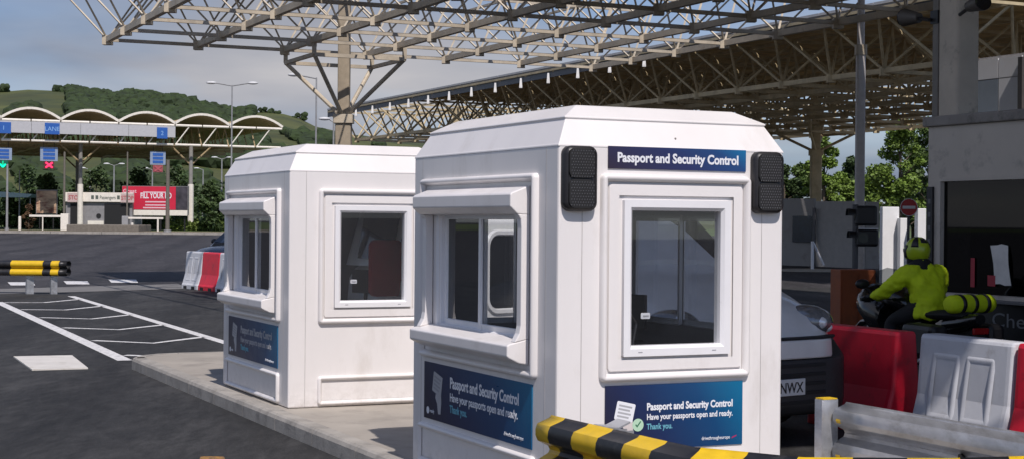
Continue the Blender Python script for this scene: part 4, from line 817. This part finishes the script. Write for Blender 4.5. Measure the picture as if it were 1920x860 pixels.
# ------------------------------------------------------------------ space frame canopies
def canopy(name, label, u0, v1, nu, nv, zb, zt, mod, steelm, cb_, cu_, cd_, decks, cols, fascia=None, v_min_diag=None):
    """square-on-square offset grid: bottom nodes at u0+i*mod, v1-j*mod; top grid half a module out."""
    t = thing(name, label, 'canopy', S(u0, v1, 0), 0); inv = Matrix.Translation(-S(u0, v1, 0))
    def X(u_, v_, z_): return S(u_, v_, z_) - S(u0, v1, 0)
    us = [u0 + i * mod for i in range(nu)]; vs = [v1 - j * mod for j in range(nv)]
    for u_ in us: MB().beam(X(u_, vs[0] + .12, zb), X(u_, vs[-1] - .12, zb), cb_, cb_ * 1.1).build('bottom_chord', steelm, t)
    for v_ in vs:
        for s_ in range(1): MB().beam(X(us[0], v_, zb - .004), X(us[-1], v_, zb - .004), cu_, cu_).build('cross_chord', steelm, t)
    tu = [u0 + (i - .5) * mod for i in range(nu + 1)]; tv = [v1 + (.5 - j) * mod for j in range(nv + 1)]
    for u_ in tu: MB().beam(X(u_, tv[0], zt), X(u_, tv[-1], zt), cu_ * .75, cu_ * .75).build('top_chord', steelm, t)
    for v_ in tv: MB().beam(X(tu[0], v_, zt + .004), X(tu[-1], v_, zt + .004), cu_ * .75, cu_ * .75).build('top_chord', steelm, t)
    for v_ in vs:
        mb = MB()
        for u_ in us:
            for a, b_ in ((-.5, -.5), (.5, -.5), (.5, .5), (-.5, .5)): mb.tube(X(u_, v_, zb), X(u_ + a * mod, v_ + b_ * mod, zt), cd_, 5, caps=False)
        mb.build('diagonal_braces', steelm, t)['kind'] = 'stuff'
    nm = MB()
    for u_ in us:
        for v_ in vs: nm.box(X(u_, v_, zb) - Vector((.11, .11, .13)), X(u_, v_, zb) + Vector((.11, .11, .10)))
    nm.build('node_plates', steelm, t)['kind'] = 'stuff'
    for (a0, a1, b0_, b1_) in decks:
        k = a0
        while k < a1 - .1:                        # roof sheets, one per bay; some decks are added only for shade
            k2 = min(k + mod, a1); mb = MB(); n = 7; rings = []
            for v_ in (b0_, b1_):
                pr = []
                for i in range(n): q = k + .01 + (k2 - k - .02) * i / (n - 1); pr.append(X(q, v_, zt + .14 + (.05 if i % 2 else 0)))
                rings.append(pr)
            mb.loft(rings, False, False, close=False).build('roof_shade_sheet', deckm, t, solid=.01); k = k2
    for (cu2, cv2, zc, wd, cm, spread) in cols:
        p = X(cu2, cv2, 0); g = gz(S(cu2, cv2).y)
        MB().loft([[(p.x + a, p.y + b_, z) for a, b_ in rrect(-wd / 2, wd / 2, -wd / 2, wd / 2, .04, 3)] for z in (g - .1, zc)]).build('column', cm, t, smooth=40)
        MB().loft([[(p.x + a * .75, p.y + b_ * .75, z) for a, b_ in rrect(-wd / 2, wd / 2, -wd / 2, wd / 2, .04, 3)] for z in (zc, zt)]).build('column_shaft', cm, t, smooth=40)
        MB().loft([[(p.x + a, p.y + b_, z) for a, b_ in rrect(-wd * .62, wd * .62, -wd * .62, wd * .62, .04, 3)] for z in (zc - .12, zc + .1)]).build('column_collar', steelm, t)
        if spread:
            cn = [X(cu2 + a * spread, cv2 + b_ * spread, zb - .34) for a, b_ in ((-1, -1), (1, -1), (1, 1), (-1, 1))]
            for i in range(4):
                MB().tube(p + Vector((0, 0, zc)), cn[i], .055, 8).build('strut', steelm, t); MB().beam(cn[i], cn[(i + 1) % 4], .09, .09).build('ring_beam', steelm, t); MB().tube(cn[i], cn[i] + Vector((0, 0, .36)), .06, 6).build('hanger', steelm, t)
    if fascia:
        fu, fv0, fv1, z0, z1 = fascia; v_ = fv0
        while v_ < fv1 - .1:
            MB().loft([[X(fu + a, q, z) for a, z in ((0, z0), (0, z1), (.05, z1), (.05, z0))] for q in (v_ + .01, v_ + mod - .01)]).build('fascia_panel', M('fascia_dark', (.10, .105, .12), .5), t)
            MB().loft([[X(fu - .02 + a, q, z) for a, z in ((0, z1 + .002), (0, z1 + .07), (.10, z1 + .07), (.10, z1 + .002))] for q in (v_ + .01, v_ + mod - .01)]).build('gutter_edge', M('gutter_white', (.5, .5, .5), .5), t)
            p = X(fu - .10, v_, z0)
            if v_ > 41: MB().loft([[p + Vector((a * r, b_ * r, dz)) for a, b_ in ((-1, -1), (1, -1), (1, 1), (-1, 1))] for r, dz in ((.055, -.22), (.055, -.17), (.03, .14))]).build('fascia_bracket', M('bracket_white', (.75, .74, .72), .5), t)
            v_ += mod
    return t
canopy('space_frame_canopy', 'grey steel space frame canopy overhead with branching column behind the booths', 7.35, 39.0, 7, 18, 6.0, 7.5, 2.25, steel, .125, .082, .025,
       [(7.4, 21.9, -.35, 28.8), (7.4, 11.9, 34.5, 40.1), (4.6, 7.39, 3.4, 8.6)], [(13.05, 37.8, 4.2, .40, M('column_brown', (.36, .30, .22), .8, var=.15), 1.18), (21.2, 27.4, 5.4, .19, M('post_pale', (.55, .52, .50), .7), 0)])  # last two decks: unseen sheets added for the shadows they cast
canopy('space_frame_canopy', 'brown roofed canopy with white bracketed edge behind the nearer booth', 25.9, 73.0, 8, 20, 5.6, 7.0, 2.25, steel2, .12, .10, .04,
       [(24.9, 39.2, 29.3, 66.0)], [(37.6, 51.4, 4.5, .42, steel2, 1.1), (29.3, 51.4, 4.5, .42, steel2, 1.1), (29.3, 68.5, 4.5, .42, steel2, 1.1)], fascia=(24.8, 29.3, 73.5, 6.75, 7.10))

# ------------------------------------------------------------------ distant toll canopy on the left
tp = thing('toll_canopy', 'distant toll canopy with row of white edged barrel vaults and lane signs', 'canopy', S(9.28, 104.4, .85), TH)
tw = M('toll_white', (.80, .75, .66), .5, var=.08); tcream = M('toll_panel', (.47, .47, .485), .55, var=.06); tbrown = M('vault_underside', (.36, .27, .15), .8, var=.25)
AW, TD = 3.72, 26.
def TZ(z): return z - .85
for k in range(6):
    x0 = k * AW
    arc = lambda t_, r=0: (x0 + AW * t_, TZ(7.98) + (.66 + r) * (1 - (2 * t_ - 1) ** 2))
    MB().loft([[(arc(i / 12)[0], y, arc(i / 12)[1]) for i in range(13)] for y in (.1, TD)], False, False, close=False).build('vault', tbrown, tp, smooth=40, solid=.05)
    mb = MB()
    for i in range(12): p, q = arc(i / 12), arc((i + 1) / 12); mb.beam((p[0], -.02, p[1] + .06), (q[0], -.02, q[1] + .06), .14, .15)
    mb.build('vault_edge', tw, tp)
    for i in range(2):
        MB().tube((x0 + i * AW / 2 + .04, 0, TZ(7.9)), (x0 + (i + 1) * AW / 2 - .04, 0, TZ(7.9)), .085, 8).build('top_rail', tw, tp)
        MB().tube((x0 + i * AW / 2 + .06, .2, TZ(6.62)), (x0 + (i + 1) * AW / 2 - .06, .2, TZ(6.62)), .08, 8).build('bottom_rail', tw, tp)
        MB().tube((x0 + i * AW / 2 + .1, .2, TZ(6.62)), (x0 + i * AW / 2 + 1.0, 0, TZ(7.88)), .045, 6).build('web_brace', tw, tp)
    for y in (5, 10, 15, 20, 25.5): MB().beam((x0, y, TZ(6.7)), (x0 + AW, y, TZ(6.7)), .12, .2).build('purlin', tbrown, tp)
    mb = MB()
    for y in range(0, 25, 2):
        mb.tube((x0, y + .2, TZ(6.62)), (x0, y + 1.2, TZ(7.85)), .045, 5); mb.tube((x0, y + 1.2, TZ(7.85)), (x0, y + 2.2, TZ(6.62)), .045, 5); mb.tube((x0 + AW / 2, y + .2, TZ(6.62)), (x0 + AW / 2, y + 1.2, TZ(7.85)), .04, 5)
    mb.build('lattice', tbrown, tp)['kind'] = 'stuff'
    MB().beam((x0, .2, TZ(6.62)), (x0, TD, TZ(6.62)), .13, .15).build('longitudinal_chord', tbrown, tp)
for k in range(5): MB().box((-.6 + k * 3.1, -.16, TZ(7.08)), (-.6 + (k + 1) * 3.1 - .02, -.09, TZ(7.82))).build('fascia_panel', tcream, tp)
def tloc(px, py, dv=0.):                       # local coordinates of a point on the canopy front
    r = ray(px, py); o_ = S(9.28, 104.4 + dv, 0); nrm = S(0, 1, 0); k = o_.dot(nrm) / r.dot(nrm); P = r * k + Vector((0, 0, EYE)) - S(9.28, 104.4, .85)
    return Vector((P.x * CT + P.y * ST, dv, P.z))
sblue = M('sign_blue', (.025, .11, .40), .45, var=.05)
TF = TB
for (x0, x1, y0, y1, tx_) in ((-8, 20, 230, 250, '1'), (83, 111, 232, 252, 'LANE'), (293, 313, 240, 260, '2')):
    a, b_ = tloc(x0, y1), tloc(x1, y0); so = MB().box((a.x, -.20, a.z), (b_.x, -.165, b_.z)).build('lane_sign', sblue, tp)
    lettering(tx_, (b_.z - a.z) * .55, Matrix.Translation(((a.x + b_.x) / 2, -.203, a.z + (b_.z - a.z) * .3)) @ TF, M('pale_blue_print', (.25, .45, .75), .5, var=0), so, 0, None, 'CENTER', .002)
for (x0, x1, y0, y1, c, lit) in ((-12, 22, 278, 300, (.0, .75, .35), True), (75, 108, 277, 302, (1, .03, .10), True), (281, 310, 285, 309, (.45, .10, .12), False)):
    a, b_ = tloc(x0, y1, .6), tloc(x1, y0, .6); so = MB().box((a.x, .5, a.z), (b_.x, .6, b_.z)).build('hanging_sign', M('hang_panel', (.26, .33, .45), .5), tp); h = b_.z - a.z; wdt = b_.x - a.x
    for k in range(3): MB().box((a.x + wdt * .16, .48, a.z + h * (.12 + .28 * k)), (b_.x - wdt * .16, .499, a.z + h * (.32 + .28 * k))).build('sign_row', sblue, so)
    for k in (.2, .8): MB().tube((a.x + wdt * k, .55, b_.z), (a.x + wdt * k, .55, TZ(6.6)), .02, 6).build('hanger', black, so)
    cxm = (a.x + b_.x) / 2; sg = MB().box((cxm - .33, .48, a.z - .50), (cxm + .33, .6, a.z - .02)).build('lane_signal', M('signal_case' if lit else 'signal_off', (.10, .02, .03) if lit else (.30, .08, .09), .5) if c[0] > .3 else M('signal_green_case', (.0, .12, .07), .5), tp)
    mb = MB(); zc = a.z - .26
    if c[0] > .3: mb.beam((cxm - .22, .46, zc - .17), (cxm + .22, .46, zc + .17), .02, .11); mb.beam((cxm - .22, .455, zc + .17), (cxm + .22, .455, zc - .17), .02, .11)
    else: mb.beam((cxm, .46, zc + .2), (cxm, .46, zc - .2), .02, .1); mb.beam((cxm - .17, .458, zc), (cxm, .458, zc - .2), .02, .1); mb.beam((cxm + .17, .456, zc), (cxm, .456, zc - .2), .02, .1)
    mb.build('lane_symbol', M('symbol_%d' % int(c[0] * 100), c, .4, var=0, emit=1.6 if lit else 0), sg)
for px, dv, r, zlo in ((150, 2.0, .16, 3.9), (357, 1.0, .17, 4.0), (145, 16, .2, 0), (-40, 2., .16, 3.9)):
    p = tloc(px, 420, dv); 
    if zlo: MB().tube((p.x, dv, -.1), (p.x, dv, TZ(zlo)), r * 1.15, 12).build('column_base', tw, tp)
    MB().tube((p.x, dv, TZ(zlo) if zlo else -.1), (p.x, dv, TZ(6.6)), r * .8, 12).build('column', M('toll_column', (.27, .26, .24), .7), tp)
    for s_ in (-1, 1): MB().tube((p.x, dv, TZ(5.3)), (p.x + s_ * 1.4, dv, TZ(6.6)), .06, 6).build('strut', tbrown, tp)

# distant passenger kiosk, hoardings, barriers, posts
def wx(px, d): return D(px, 420, d).x
def wz(px, py, d): return D(px, py, d).z
dk = 104.; x0, x1 = wx(120, dk), wx(245, dk); g = .86
pk = thing('passenger_kiosk', 'distant low kiosk with white Passengers band between red stop signs', 'kiosk', (x0, dk, g), 0); wd = x1 - x0; zt = wz(180, 361, dk) - g
MB().box((0, .4, 0), (wd, 3.2, zt - .1)).build('wall', M('kiosk_far_wall', (.24, .235, .24), .7), pk)
MB().box((-.1, .2, zt - .62), (wd + .1, .39, zt)).build('sign_band', tw, pk)
lettering('\u25a0 \u25a0 Passengers \u25a0 \u25a0', .34, Matrix.Translation((wx(200, dk) - x0, .195, zt - .45)) @ TF, M('far_print', (.10, .12, .10), .6, var=0), pk, .004, 2.2, 'CENTER', .003)
frd = M('far_red', (.42, .09, .09), .6, var=.1)
for xa, xb in ((125, 152), (225, 250)):
    so = MB().box((wx(xa, dk) - x0, .12, zt - .66), (wx(xb, dk) - x0, .19, zt - .05)).build('stop_board', M('stop_pale', (.55, .42, .40), .6), pk); lettering('STOP', .40, Matrix.Translation(((wx(xa, dk) + wx(xb, dk)) / 2 - x0, .115, zt - .49)) @ TF, frd, so, .008, .82, 'CENTER', .003)
for xa, xb, mt_, nm in ((129, 146, blackm, 'doorway'), (193, 240, blackm, 'window')): MB().box((wx(xa, dk) - x0, .33, .02 if nm == 'doorway' else .1), (wx(xb, dk) - x0, .398, zt - .75)).build(nm, mt_, pk)
MB().box((wx(162, dk) - x0, .30, .02), (wx(192, dk) - x0, .39, .62)).build('low_panel', tw, pk); MB().tube((wx(182, dk) - x0, .38, .95), (wx(182, dk) - x0, .36, .95), .16, 14).build('round_sign', blackm, pk)
# concrete lane island in front of it
li = thing('lane_island', 'distant grey concrete lane island below the Passengers kiosk', 'island', (wx(122, 98), 98.3, .80), 0); MB().box((0, 0, 0), (wx(258, 98) - wx(122, 98), 3.4, .45)).build('plinth', M('far_concrete', (.17, .15, .125), .9, var=.2), li, bevel=.05)
# red billboard
db = 104.8; bb = thing('billboard', 'red billboard reading FILL YOUR BO with a dark picture at right', 'billboard', (wx(228, db), db, .86), 0); bx = lambda p: wx(p, db) - wx(228, db); bzz = lambda y: wz(280, y, db) - .86
MB().box((0, .06, bzz(403)), (bx(352), .35, bzz(349))).build('board', M('board_grey', (.2, .2, .2), .7), bb)
rd = MB().box((.03, 0, bzz(393)), (bx(329), .055, bzz(350))).build('red_poster', M('poster_red', (.58, .015, .05), .5, var=.08, scale=1), bb); MB().box((bx(329) + .01, 0, bzz(393)), (bx(351), .055, bzz(350))).build('dark_poster', M('poster_dark', (.05, .045, .055), .5, var=.5, scale=2), bb); MB().box((.02, -.02, bzz(404)), (bx(351), .055, bzz(394))).build('white_border', tw, bb)
ppk = M('poster_pink', (.75, .5, .55), .5, var=0)
lettering('FILL YOUR BO', .52, Matrix.Translation((bx(292), -.004, bzz(372))) @ TF, lw, rd, .012, bx(320) - bx(262), 'CENTER', .003)
for y, a, b_ in ((362, 268, 318), (380, 272, 315), (386, 272, 315), (391, 268, 318)): MB().box((bx(a), -.008, bzz(y)), (bx(b_), -.002, bzz(y - 2.4))).build('small_print', ppk, rd)
lettering('Great', .35, Matrix.Translation((bx(230), -.004, bzz(362))) @ TF, ppk, rd, .005, .9, 'LEFT', .003)
for a in (240, 300, 345): MB().tube((bx(a), .2, 0), (bx(a), .2, bzz(403)), .06, 8).build('post', blackm, bb)
pbx = thing('picture_board', 'tan picture board left of the Passengers kiosk', 'billboard', (wx(68, dk), dk, .86), 0); zz = lambda y: wz(85, y, dk) - .86
def tan_mat():
    m = M('tan_picture', (.50, .34, .22), .6, var=.55, scale=1.3, dirt=(.16, .05, .03), dscale=1.1, dpos=(.48, .6), stretch=(.6, 1, 1.8)); return m
MB().box((0, 0, zz(400)), (wx(105, dk) - wx(68, dk), .06, zz(358))).build('picture', tan_mat(), pbx); MB().box((-.05, .065, zz(402)), (wx(105, dk) - wx(68, dk) + .05, .14, zz(356))).build('backing', M('board_grey'), pbx)
for a in (.2, 1.1): MB().tube((a, .1, 0), (a, .1, zz(401)), .05, 8).build('post', blackm, pbx)
ba = thing('boom_barrier', 'distant white boom barrier left of the Passengers kiosk', 'boom barrier', (wx(122, 100), 100, .85), 0); zb_ = wz(90, 405, 100) - .85
MB().beam((0, 0, zb_), (wx(55, 100) - wx(122, 100), 0, zb_), .07, .13).build('boom', tw, ba); MB().box((-.25, -.18, 0), (.25, .18, zb_ + .15)).build('drive_box', tw, ba, bevel=.03); MB().tube((wx(80, 100) - wx(122, 100), 0, 0), (wx(80, 100) - wx(122, 100), 0, zb_ - .07), .04, 6).build('rest_post', tw, ba)
ba2 = thing('boom_barrier', 'distant white boom barrier below the red billboard', 'boom barrier', (wx(235, 100), 100, .85), 0); zb_ = wz(280, 409, 100) - .85
MB().beam((0, 0, zb_), (wx(306, 100) - wx(235, 100), 0, zb_), .07, .12).build('boom', tw, ba2); MB().box((-.2, -.16, 0), (.2, .16, zb_ + .12)).build('drive_box', M('box_grey', (.3, .3, .3), .6), ba2, bevel=.03); MB().tube((wx(296, 100) - wx(235, 100), 0, 0), (wx(296, 100) - wx(235, 100), 0, zb_ - .07), .06, 8).build('rest_post', tw, ba2)
for px, d, y0, nm, lb, r, mt_ in ((37, 100, 407, 'bollard', 'small white bollard on the far verge at left', .09, tw), (248, 99.6, 419, 'bollard', 'white bollard beside the distant lane island', .08, tw)):
    h = wz(px, y0, d) - gz(d); b_ = thing(nm, lb, 'bollard', (wx(px, d), d, gz(d)), 0); MB().tube((0, 0, 0), (0, 0, h), r, 10).build('shaft', mt_, b_); MB().tube((0, 0, h), (0, 0, h + .04), r * 1.1, 10, r * .6).build('cap', mt_, b_)
pg = M('pole_grey', (.33, .33, .33), .5, metal=.3)
for px, d, y0, lb, r in ((13, 99, 308, 'pale pole under the green lane arrow', .075), (36, 112, 320, 'thin pole left of the tan picture board', .05), (120, 101, 285, 'thin dark pole beside the tan picture board', .08), (238, 101, 285, 'thin pole in front of the red stop board', .06), (314, 98, 300, 'tall grey pole in front of the red billboard', .13)):
    h = wz(px, y0, d) - gz(d); p_ = thing('pole', lb, 'pole', (wx(px, d), d, gz(d)), 0, 'poles at the distant toll canopy'); MB().tube((0, 0, 0), (0, 0, h), r, 10, r * .8).build('shaft', pg if px in (13, 36) else M('pole_brown', (.15, .135, .11), .7), p_); MB().tube((0, 0, 0), (0, 0, .15), r * 1.8, 10).build('base', pg, p_)
aw = thing('awning', 'pale blue awning at the far left edge', 'awning', (wx(-20, 108), 108, .86), 0); za = wz(20, 362, 108) - .86
MB().loft([[(x, y, z) for x, z in ((0, za - .3), (wx(52, 108) - wx(-20, 108), za - .3), (wx(60, 108) - wx(-20, 108), za - .08), (.2, za + .12))] for y in (0, 2.4)]).build('canvas', M('pale_blue', (.42, .58, .62), .6), aw)
for a in (.3, 2.5): MB().tube((a, 1, 0), (a, 1, za - .3), .05, 6).build('post', pg, aw)
# lamp posts
def lamp(px, ytop, d, lb, arm, twin=True, r=.06):
    h = wz(px, ytop, d) - gz(d); t_ = thing('lamp_post', lb, 'lamp post', (wx(px, d), d, gz(d)), 0, 'tall lamp posts in the yard')
    MB().tube((0, 0, 0), (0, 0, h), r, 10, r * .6).build('shaft', pg, t_)
    for s_ in ((-1, 1) if twin else (-1,)):
        ar = MB().tube((0, 0, h - .05), (s_ * arm, 0, h + .12), .035, 6).build('arm', pg, t_)
        MB().ball((s_ * (arm + .22), 0, h + .13), .32, .14, .09, 10, 6).build('lamp_head', M('lamp_white', (.62, .62, .62), .4), t_, smooth=60)
lamp(433, 160, 92, 'tall twin lamp post left of the farther booth', 1.0)
lamp(591, 146, 78, 'tall lamp post with arm left of the branching column', .9, False)
lamp(624, 228, 80, 'short pale post right beside the branching column', .25, False, .07)
for k, (px, y0, d) in enumerate(((415, 298, 150), (168, 318, 150), (213, 310, 150), (380, 318, 170), (285, 318, 160))):
    lamp(px, y0, d, ['distant lamp post beside the green bush', 'distant lamp post behind the white column', 'distant lamp post above the Passengers kiosk', 'distant lamp post right of the white column base', 'distant lamp post above the red billboard'][k], .5, k % 2 == 0, .1)

# ------------------------------------------------------------------ vegetation
def leaf_crown(clumps, n, size, rnd, flat=.5):
    mb = MB()
    wts = [r ** 2 for _, r in clumps]
    for _ in range(n):
        c, r = rnd.choices(clumps, wts)[0]
        dv = Vector((rnd.gauss(0, 1), rnd.gauss(0, 1), rnd.gauss(0, 1))).normalized() * r * (rnd.random() ** .45); dv.z *= .8
        p = Vector(c) + dv; s_ = size * rnd.uniform(.55, 1.25)
        a = Vector((rnd.gauss(0, 1), rnd.gauss(0, 1), rnd.gauss(0, flat))).normalized(); b_ = a.cross(Vector((rnd.gauss(0, 1), rnd.gauss(0, 1), rnd.gauss(0, 1)))).normalized()
        mb.add([p - a * s_ * .5, p + b_ * s_ * .32, p + a * s_ * .5, p - b_ * s_ * .32], [(0, 1, 2, 3)])
    return mb
def tree(label, base, h, cr, rnd, name='tree', mat=leaf, n=3200, size=.30, low=.18, group=None, narrow=1., ncl=26):
    t = thing(name, label, 'tree', base, rnd.uniform(0, 6), group); cl = []; lim = MB()
    lim.tube((0, 0, -.1), (.1 * cr * .2, 0, h * .45), h * .022, 8, h * .015); lim.tube((.02 * cr, 0, h * .45), (0, 0, h * .92), h * .015, 7, h * .004)
    for k in range(ncl):
        z = h * (low + (1 - low) * (k + .5) / ncl); f = (z / h - low) / (1 - low); rad = cr * narrow * (math.sin(PI * min(1, f * .85 + .15)) ** .7) * (1 - .35 * f); a = rnd.uniform(0, 2 * PI); q = rnd.uniform(.25, 1.)
        c = Vector((math.cos(a) * rad * q, math.sin(a) * rad * q, z)); cl.append((c, cr * rnd.uniform(.16, .34))); lim.tube((0, 0, max(.1, z - h * .14)), c, h * .006, 5, h * .002)
    lim.build('trunk', bark, t); leaf_crown(cl, n, size, rnd).build('crown', mat, t); return t
rn = random.Random(5)
leafb = M('tree_leaf_bright', (.13, .20, .026), .6, var=.4, scale=1.); leafd = M('tree_leaf_dark', (.045, .08, .02), .65, var=.4, scale=1.)
for px, d, y0, cr, lb, m_ in ((1688, 84, 222, 2.1, 'tallest leafy green tree beside the kiosk corner', leafb), (1742, 88, 232, 2.2, 'leafy tree hidden partly by the kiosk corner', leaf), (1640, 92, 322, 1.8, 'low bushy tree right of the slim pale column', leafb), (1545, 86, 258, 1.5, 'slender young tree beside the brown canopy column', leafb), (1500, 90, 312, 1.7, 'small tree showing at the right side of the nearer booth', leaf), (1600, 95, 300, 1.5, 'tree right behind the slim pale column', leafd), (1470, 88, 318, 1.5, 'small dark tree at the roof edge of the nearer booth', leafd), (1575, 90, 330, 1.6, 'round green shrub above the pale hoarding', leafb), (1712, 92, 300, 1.7, 'round green shrub below the tallest tree', leaf)):
    zt_ = wz(px, y0, d); tree(lb, (wx(px, d), d, .85), zt_ - .85, cr, rn, mat=m_, n=8500, size=.21, group='green trees behind the hoarding', low=.12)
# bushes near the distant canopy
for px, d, y0, cr, lb, m_ in ((395, 104, 343, 1.25, 'dense green bush left of the farther booth', leaf2), (90, 116, 330, 1.9, 'dark bush behind the tan picture board', leaf2), (20, 118, 372, 1.6, 'green bush under the pale blue awning', leaf), (180, 132, 325, 3., 'broad dark tree behind the Passengers kiosk', leafd), (262, 128, 325, 2.6, 'green tree behind the red billboard', leaf2), (330, 136, 320, 2.6, 'dark green tree right behind the billboard', leafd), (50, 140, 315, 3., 'tall dark tree at left behind the awning', leafd), (54, 103, 384, .5, 'small brown bush beside the white bollard', M('dry_leaf', (.10, .055, .025), .8, var=.4))):
    zt_ = wz(px, y0, d); tree(lb, (wx(px, d), d, .85), zt_ - .85, cr, rn, mat=m_, n=2200, size=.34 if cr > .6 else .16, low=.04, name='bush' if cr < 2.3 else 'tree', group='bushes and trees round the distant toll canopy', ncl=22)
mb = MB(); rr = random.Random(2)
cl = [((x, 121 + rr.uniform(-3, 3), .85 + rr.uniform(.1, .5)), rr.uniform(.5, 1.0)) for x in [wx(-30, 118) + i * .55 for i in range(40)]]
struct(leaf_crown(cl, 6000, .34, rr).build('hedge', leaf2), 'stuff', 'long low hedge beyond the distant toll canopy')
cl = [((wx(320 + i * 8, 106), 106 + rr.uniform(-.4, .4), 1.15 + rr.uniform(-.1, .12)), .5) for i in range(17)]
struct(leaf_crown(cl, 2400, .22, rr).build('hedge', M('hedge_leaf', (.12, .17, .03), .7, var=.3)), 'stuff', 'low bright hedge right of the white column base')
cl = [((x, 150 + rr.uniform(-6, 16), .85 + rr.uniform(.3, 3.2)), rr.uniform(1., 2.)) for x in [wx(-40, 160) + i * .5 for i in range(78)]]
struct(leaf_crown(cl, 9000, .5, rr).build('scrub', leafd), 'stuff', 'dark scrub at the foot of the hill')

# ------------------------------------------------------------------ hills and woods
ridge_px = [(-700, 215), (-300, 185), (0, 172), (60, 166), (110, 168), (200, 180), (300, 186), (380, 200), (440, 216), (480, 208), (520, 212), (560, 222), (600, 240), (660, 252), (760, 262), (900, 285), (1150, 330), (1450, 380), (1700, 402), (2300, 408)]
def ridge_y(px):
    for i in range(len(ridge_px) - 1):
        if ridge_px[i][0] <= px <= ridge_px[i + 1][0]:
            a, b_ = ridge_px[i], ridge_px[i + 1]; k = (px - a[0]) / (b_[0] - a[0]); k = k * k * (3 - 2 * k); return a[1] + (b_[1] - a[1]) * k
    return 408
def hill_z(px, d):
    zr = D(px, ridge_y(px), 720).z
    k = min(1, max(0, (d - 200) / 520)); k = k ** 1.25
    if d > 720: return .7 + (zr - .7) * max(0, 1 - (d - 720) / 420)
    b_ = noise.noise(Vector((px * .006, d * .012, 1.3))) * 3.2 * min(1, k * 2.5) * (1 - k * .6)
    return .6 + (zr - .6) * k + b_
mb = MB(); pxs = list(range(-700, 2301, 30)); ds = [200, 225, 250, 280, 310, 345, 380, 420, 460, 500, 545, 590, 635, 680, 720, 800, 950, 1140]
n = len(pxs)
for d in ds:
    for p in pxs: mb.v.append(Vector(((p - 960) / FPX * d, d, hill_z(p, d))))
for j in range(len(ds) - 1):
    for i in range(n - 1): mb.f.append([j * n + i, j * n + i + 1, (j + 1) * n + i + 1, (j + 1) * n + i]); mb.mi.append(0)
struct(mb.build('hills', grass, smooth=80), label='green grassy downland hill behind the site')
def crown_blob(mb, c, r, rnd, squash=.85):
    bm = bmesh.new(); bmesh.ops.create_icosphere(bm, subdivisions=2, radius=1); o = rnd.uniform(0, 100)
    vs = []
    for q in bm.verts:
        k = 1 + .42 * noise.noise(q.co * 2.1 + Vector((o, 0, 0))) + rnd.uniform(-.10, .10); vs.append(Vector(c) + Vector((q.co.x * r * k, q.co.y * r * k, q.co.z * r * squash * k)))
    mb.add(vs, [[q.index for q in f.verts] for f in bm.faces]); bm.free()
wood = M('wood_leaf', (.026, .044, .012), .9, var=.55, scale=.22, bump=.0)
mb = MB(); rr = random.Random(8)
def in_wood(px, d):
    q = noise.noise(Vector((px * .011, d * .009, 4.)))
    if px < 130: return d < 640 and q > .08 + (d - 300) * .0006
    if px < 470: return d > 400 + 60 * q or q > .05
    if px < 600: return (d < 560 and q > -.12)
    return q > .22 and d < 620
cnt = 0
while cnt < 2500:
    px, d = rr.uniform(-120, 720), rr.uniform(225, 728)
    if not in_wood(px, d): continue
    r = rr.uniform(1.5, 3.3) * (.75 if d < 350 else 1); crown_blob(mb, ((px - 960) / FPX * d, d, hill_z(px, d) + r * .55), r, rr); cnt += 1
struct(mb.build('hillside_wood', wood), 'stuff', 'dark wood covering the hillside')
for px, d, r, lb in ((113, 716, 4.2, 'lone dark tree on the grassy hilltop'), (-2, 714, 4.8, 'dark clump of trees on the hilltop at the left edge'), (497, 716, 3.0, 'dark tree on the ridge above the last vault'), (560, 716, 3.2, 'dark tree on the right shoulder of the hill'), (516, 716, 2.0, 'small bush on the ridge between two dark trees')):
    t_ = thing('hilltop_tree', lb, 'tree', ((px - 960) / FPX * d, d, hill_z(px, d) - .3 * r), 0, 'trees on the hilltop'); m2 = MB()
    for k in range(9): crown_blob(m2, (rr.uniform(-.85, .85) * r, rr.uniform(-.4, .4) * r, r * rr.uniform(.25, .95)), r * rr.uniform(.28, .5), rr)
    m2.build('crown', wood, t_); MB().tube((0, 0, -.5), (0, 0, r * .6), .3, 6).build('trunk', bark, t_)
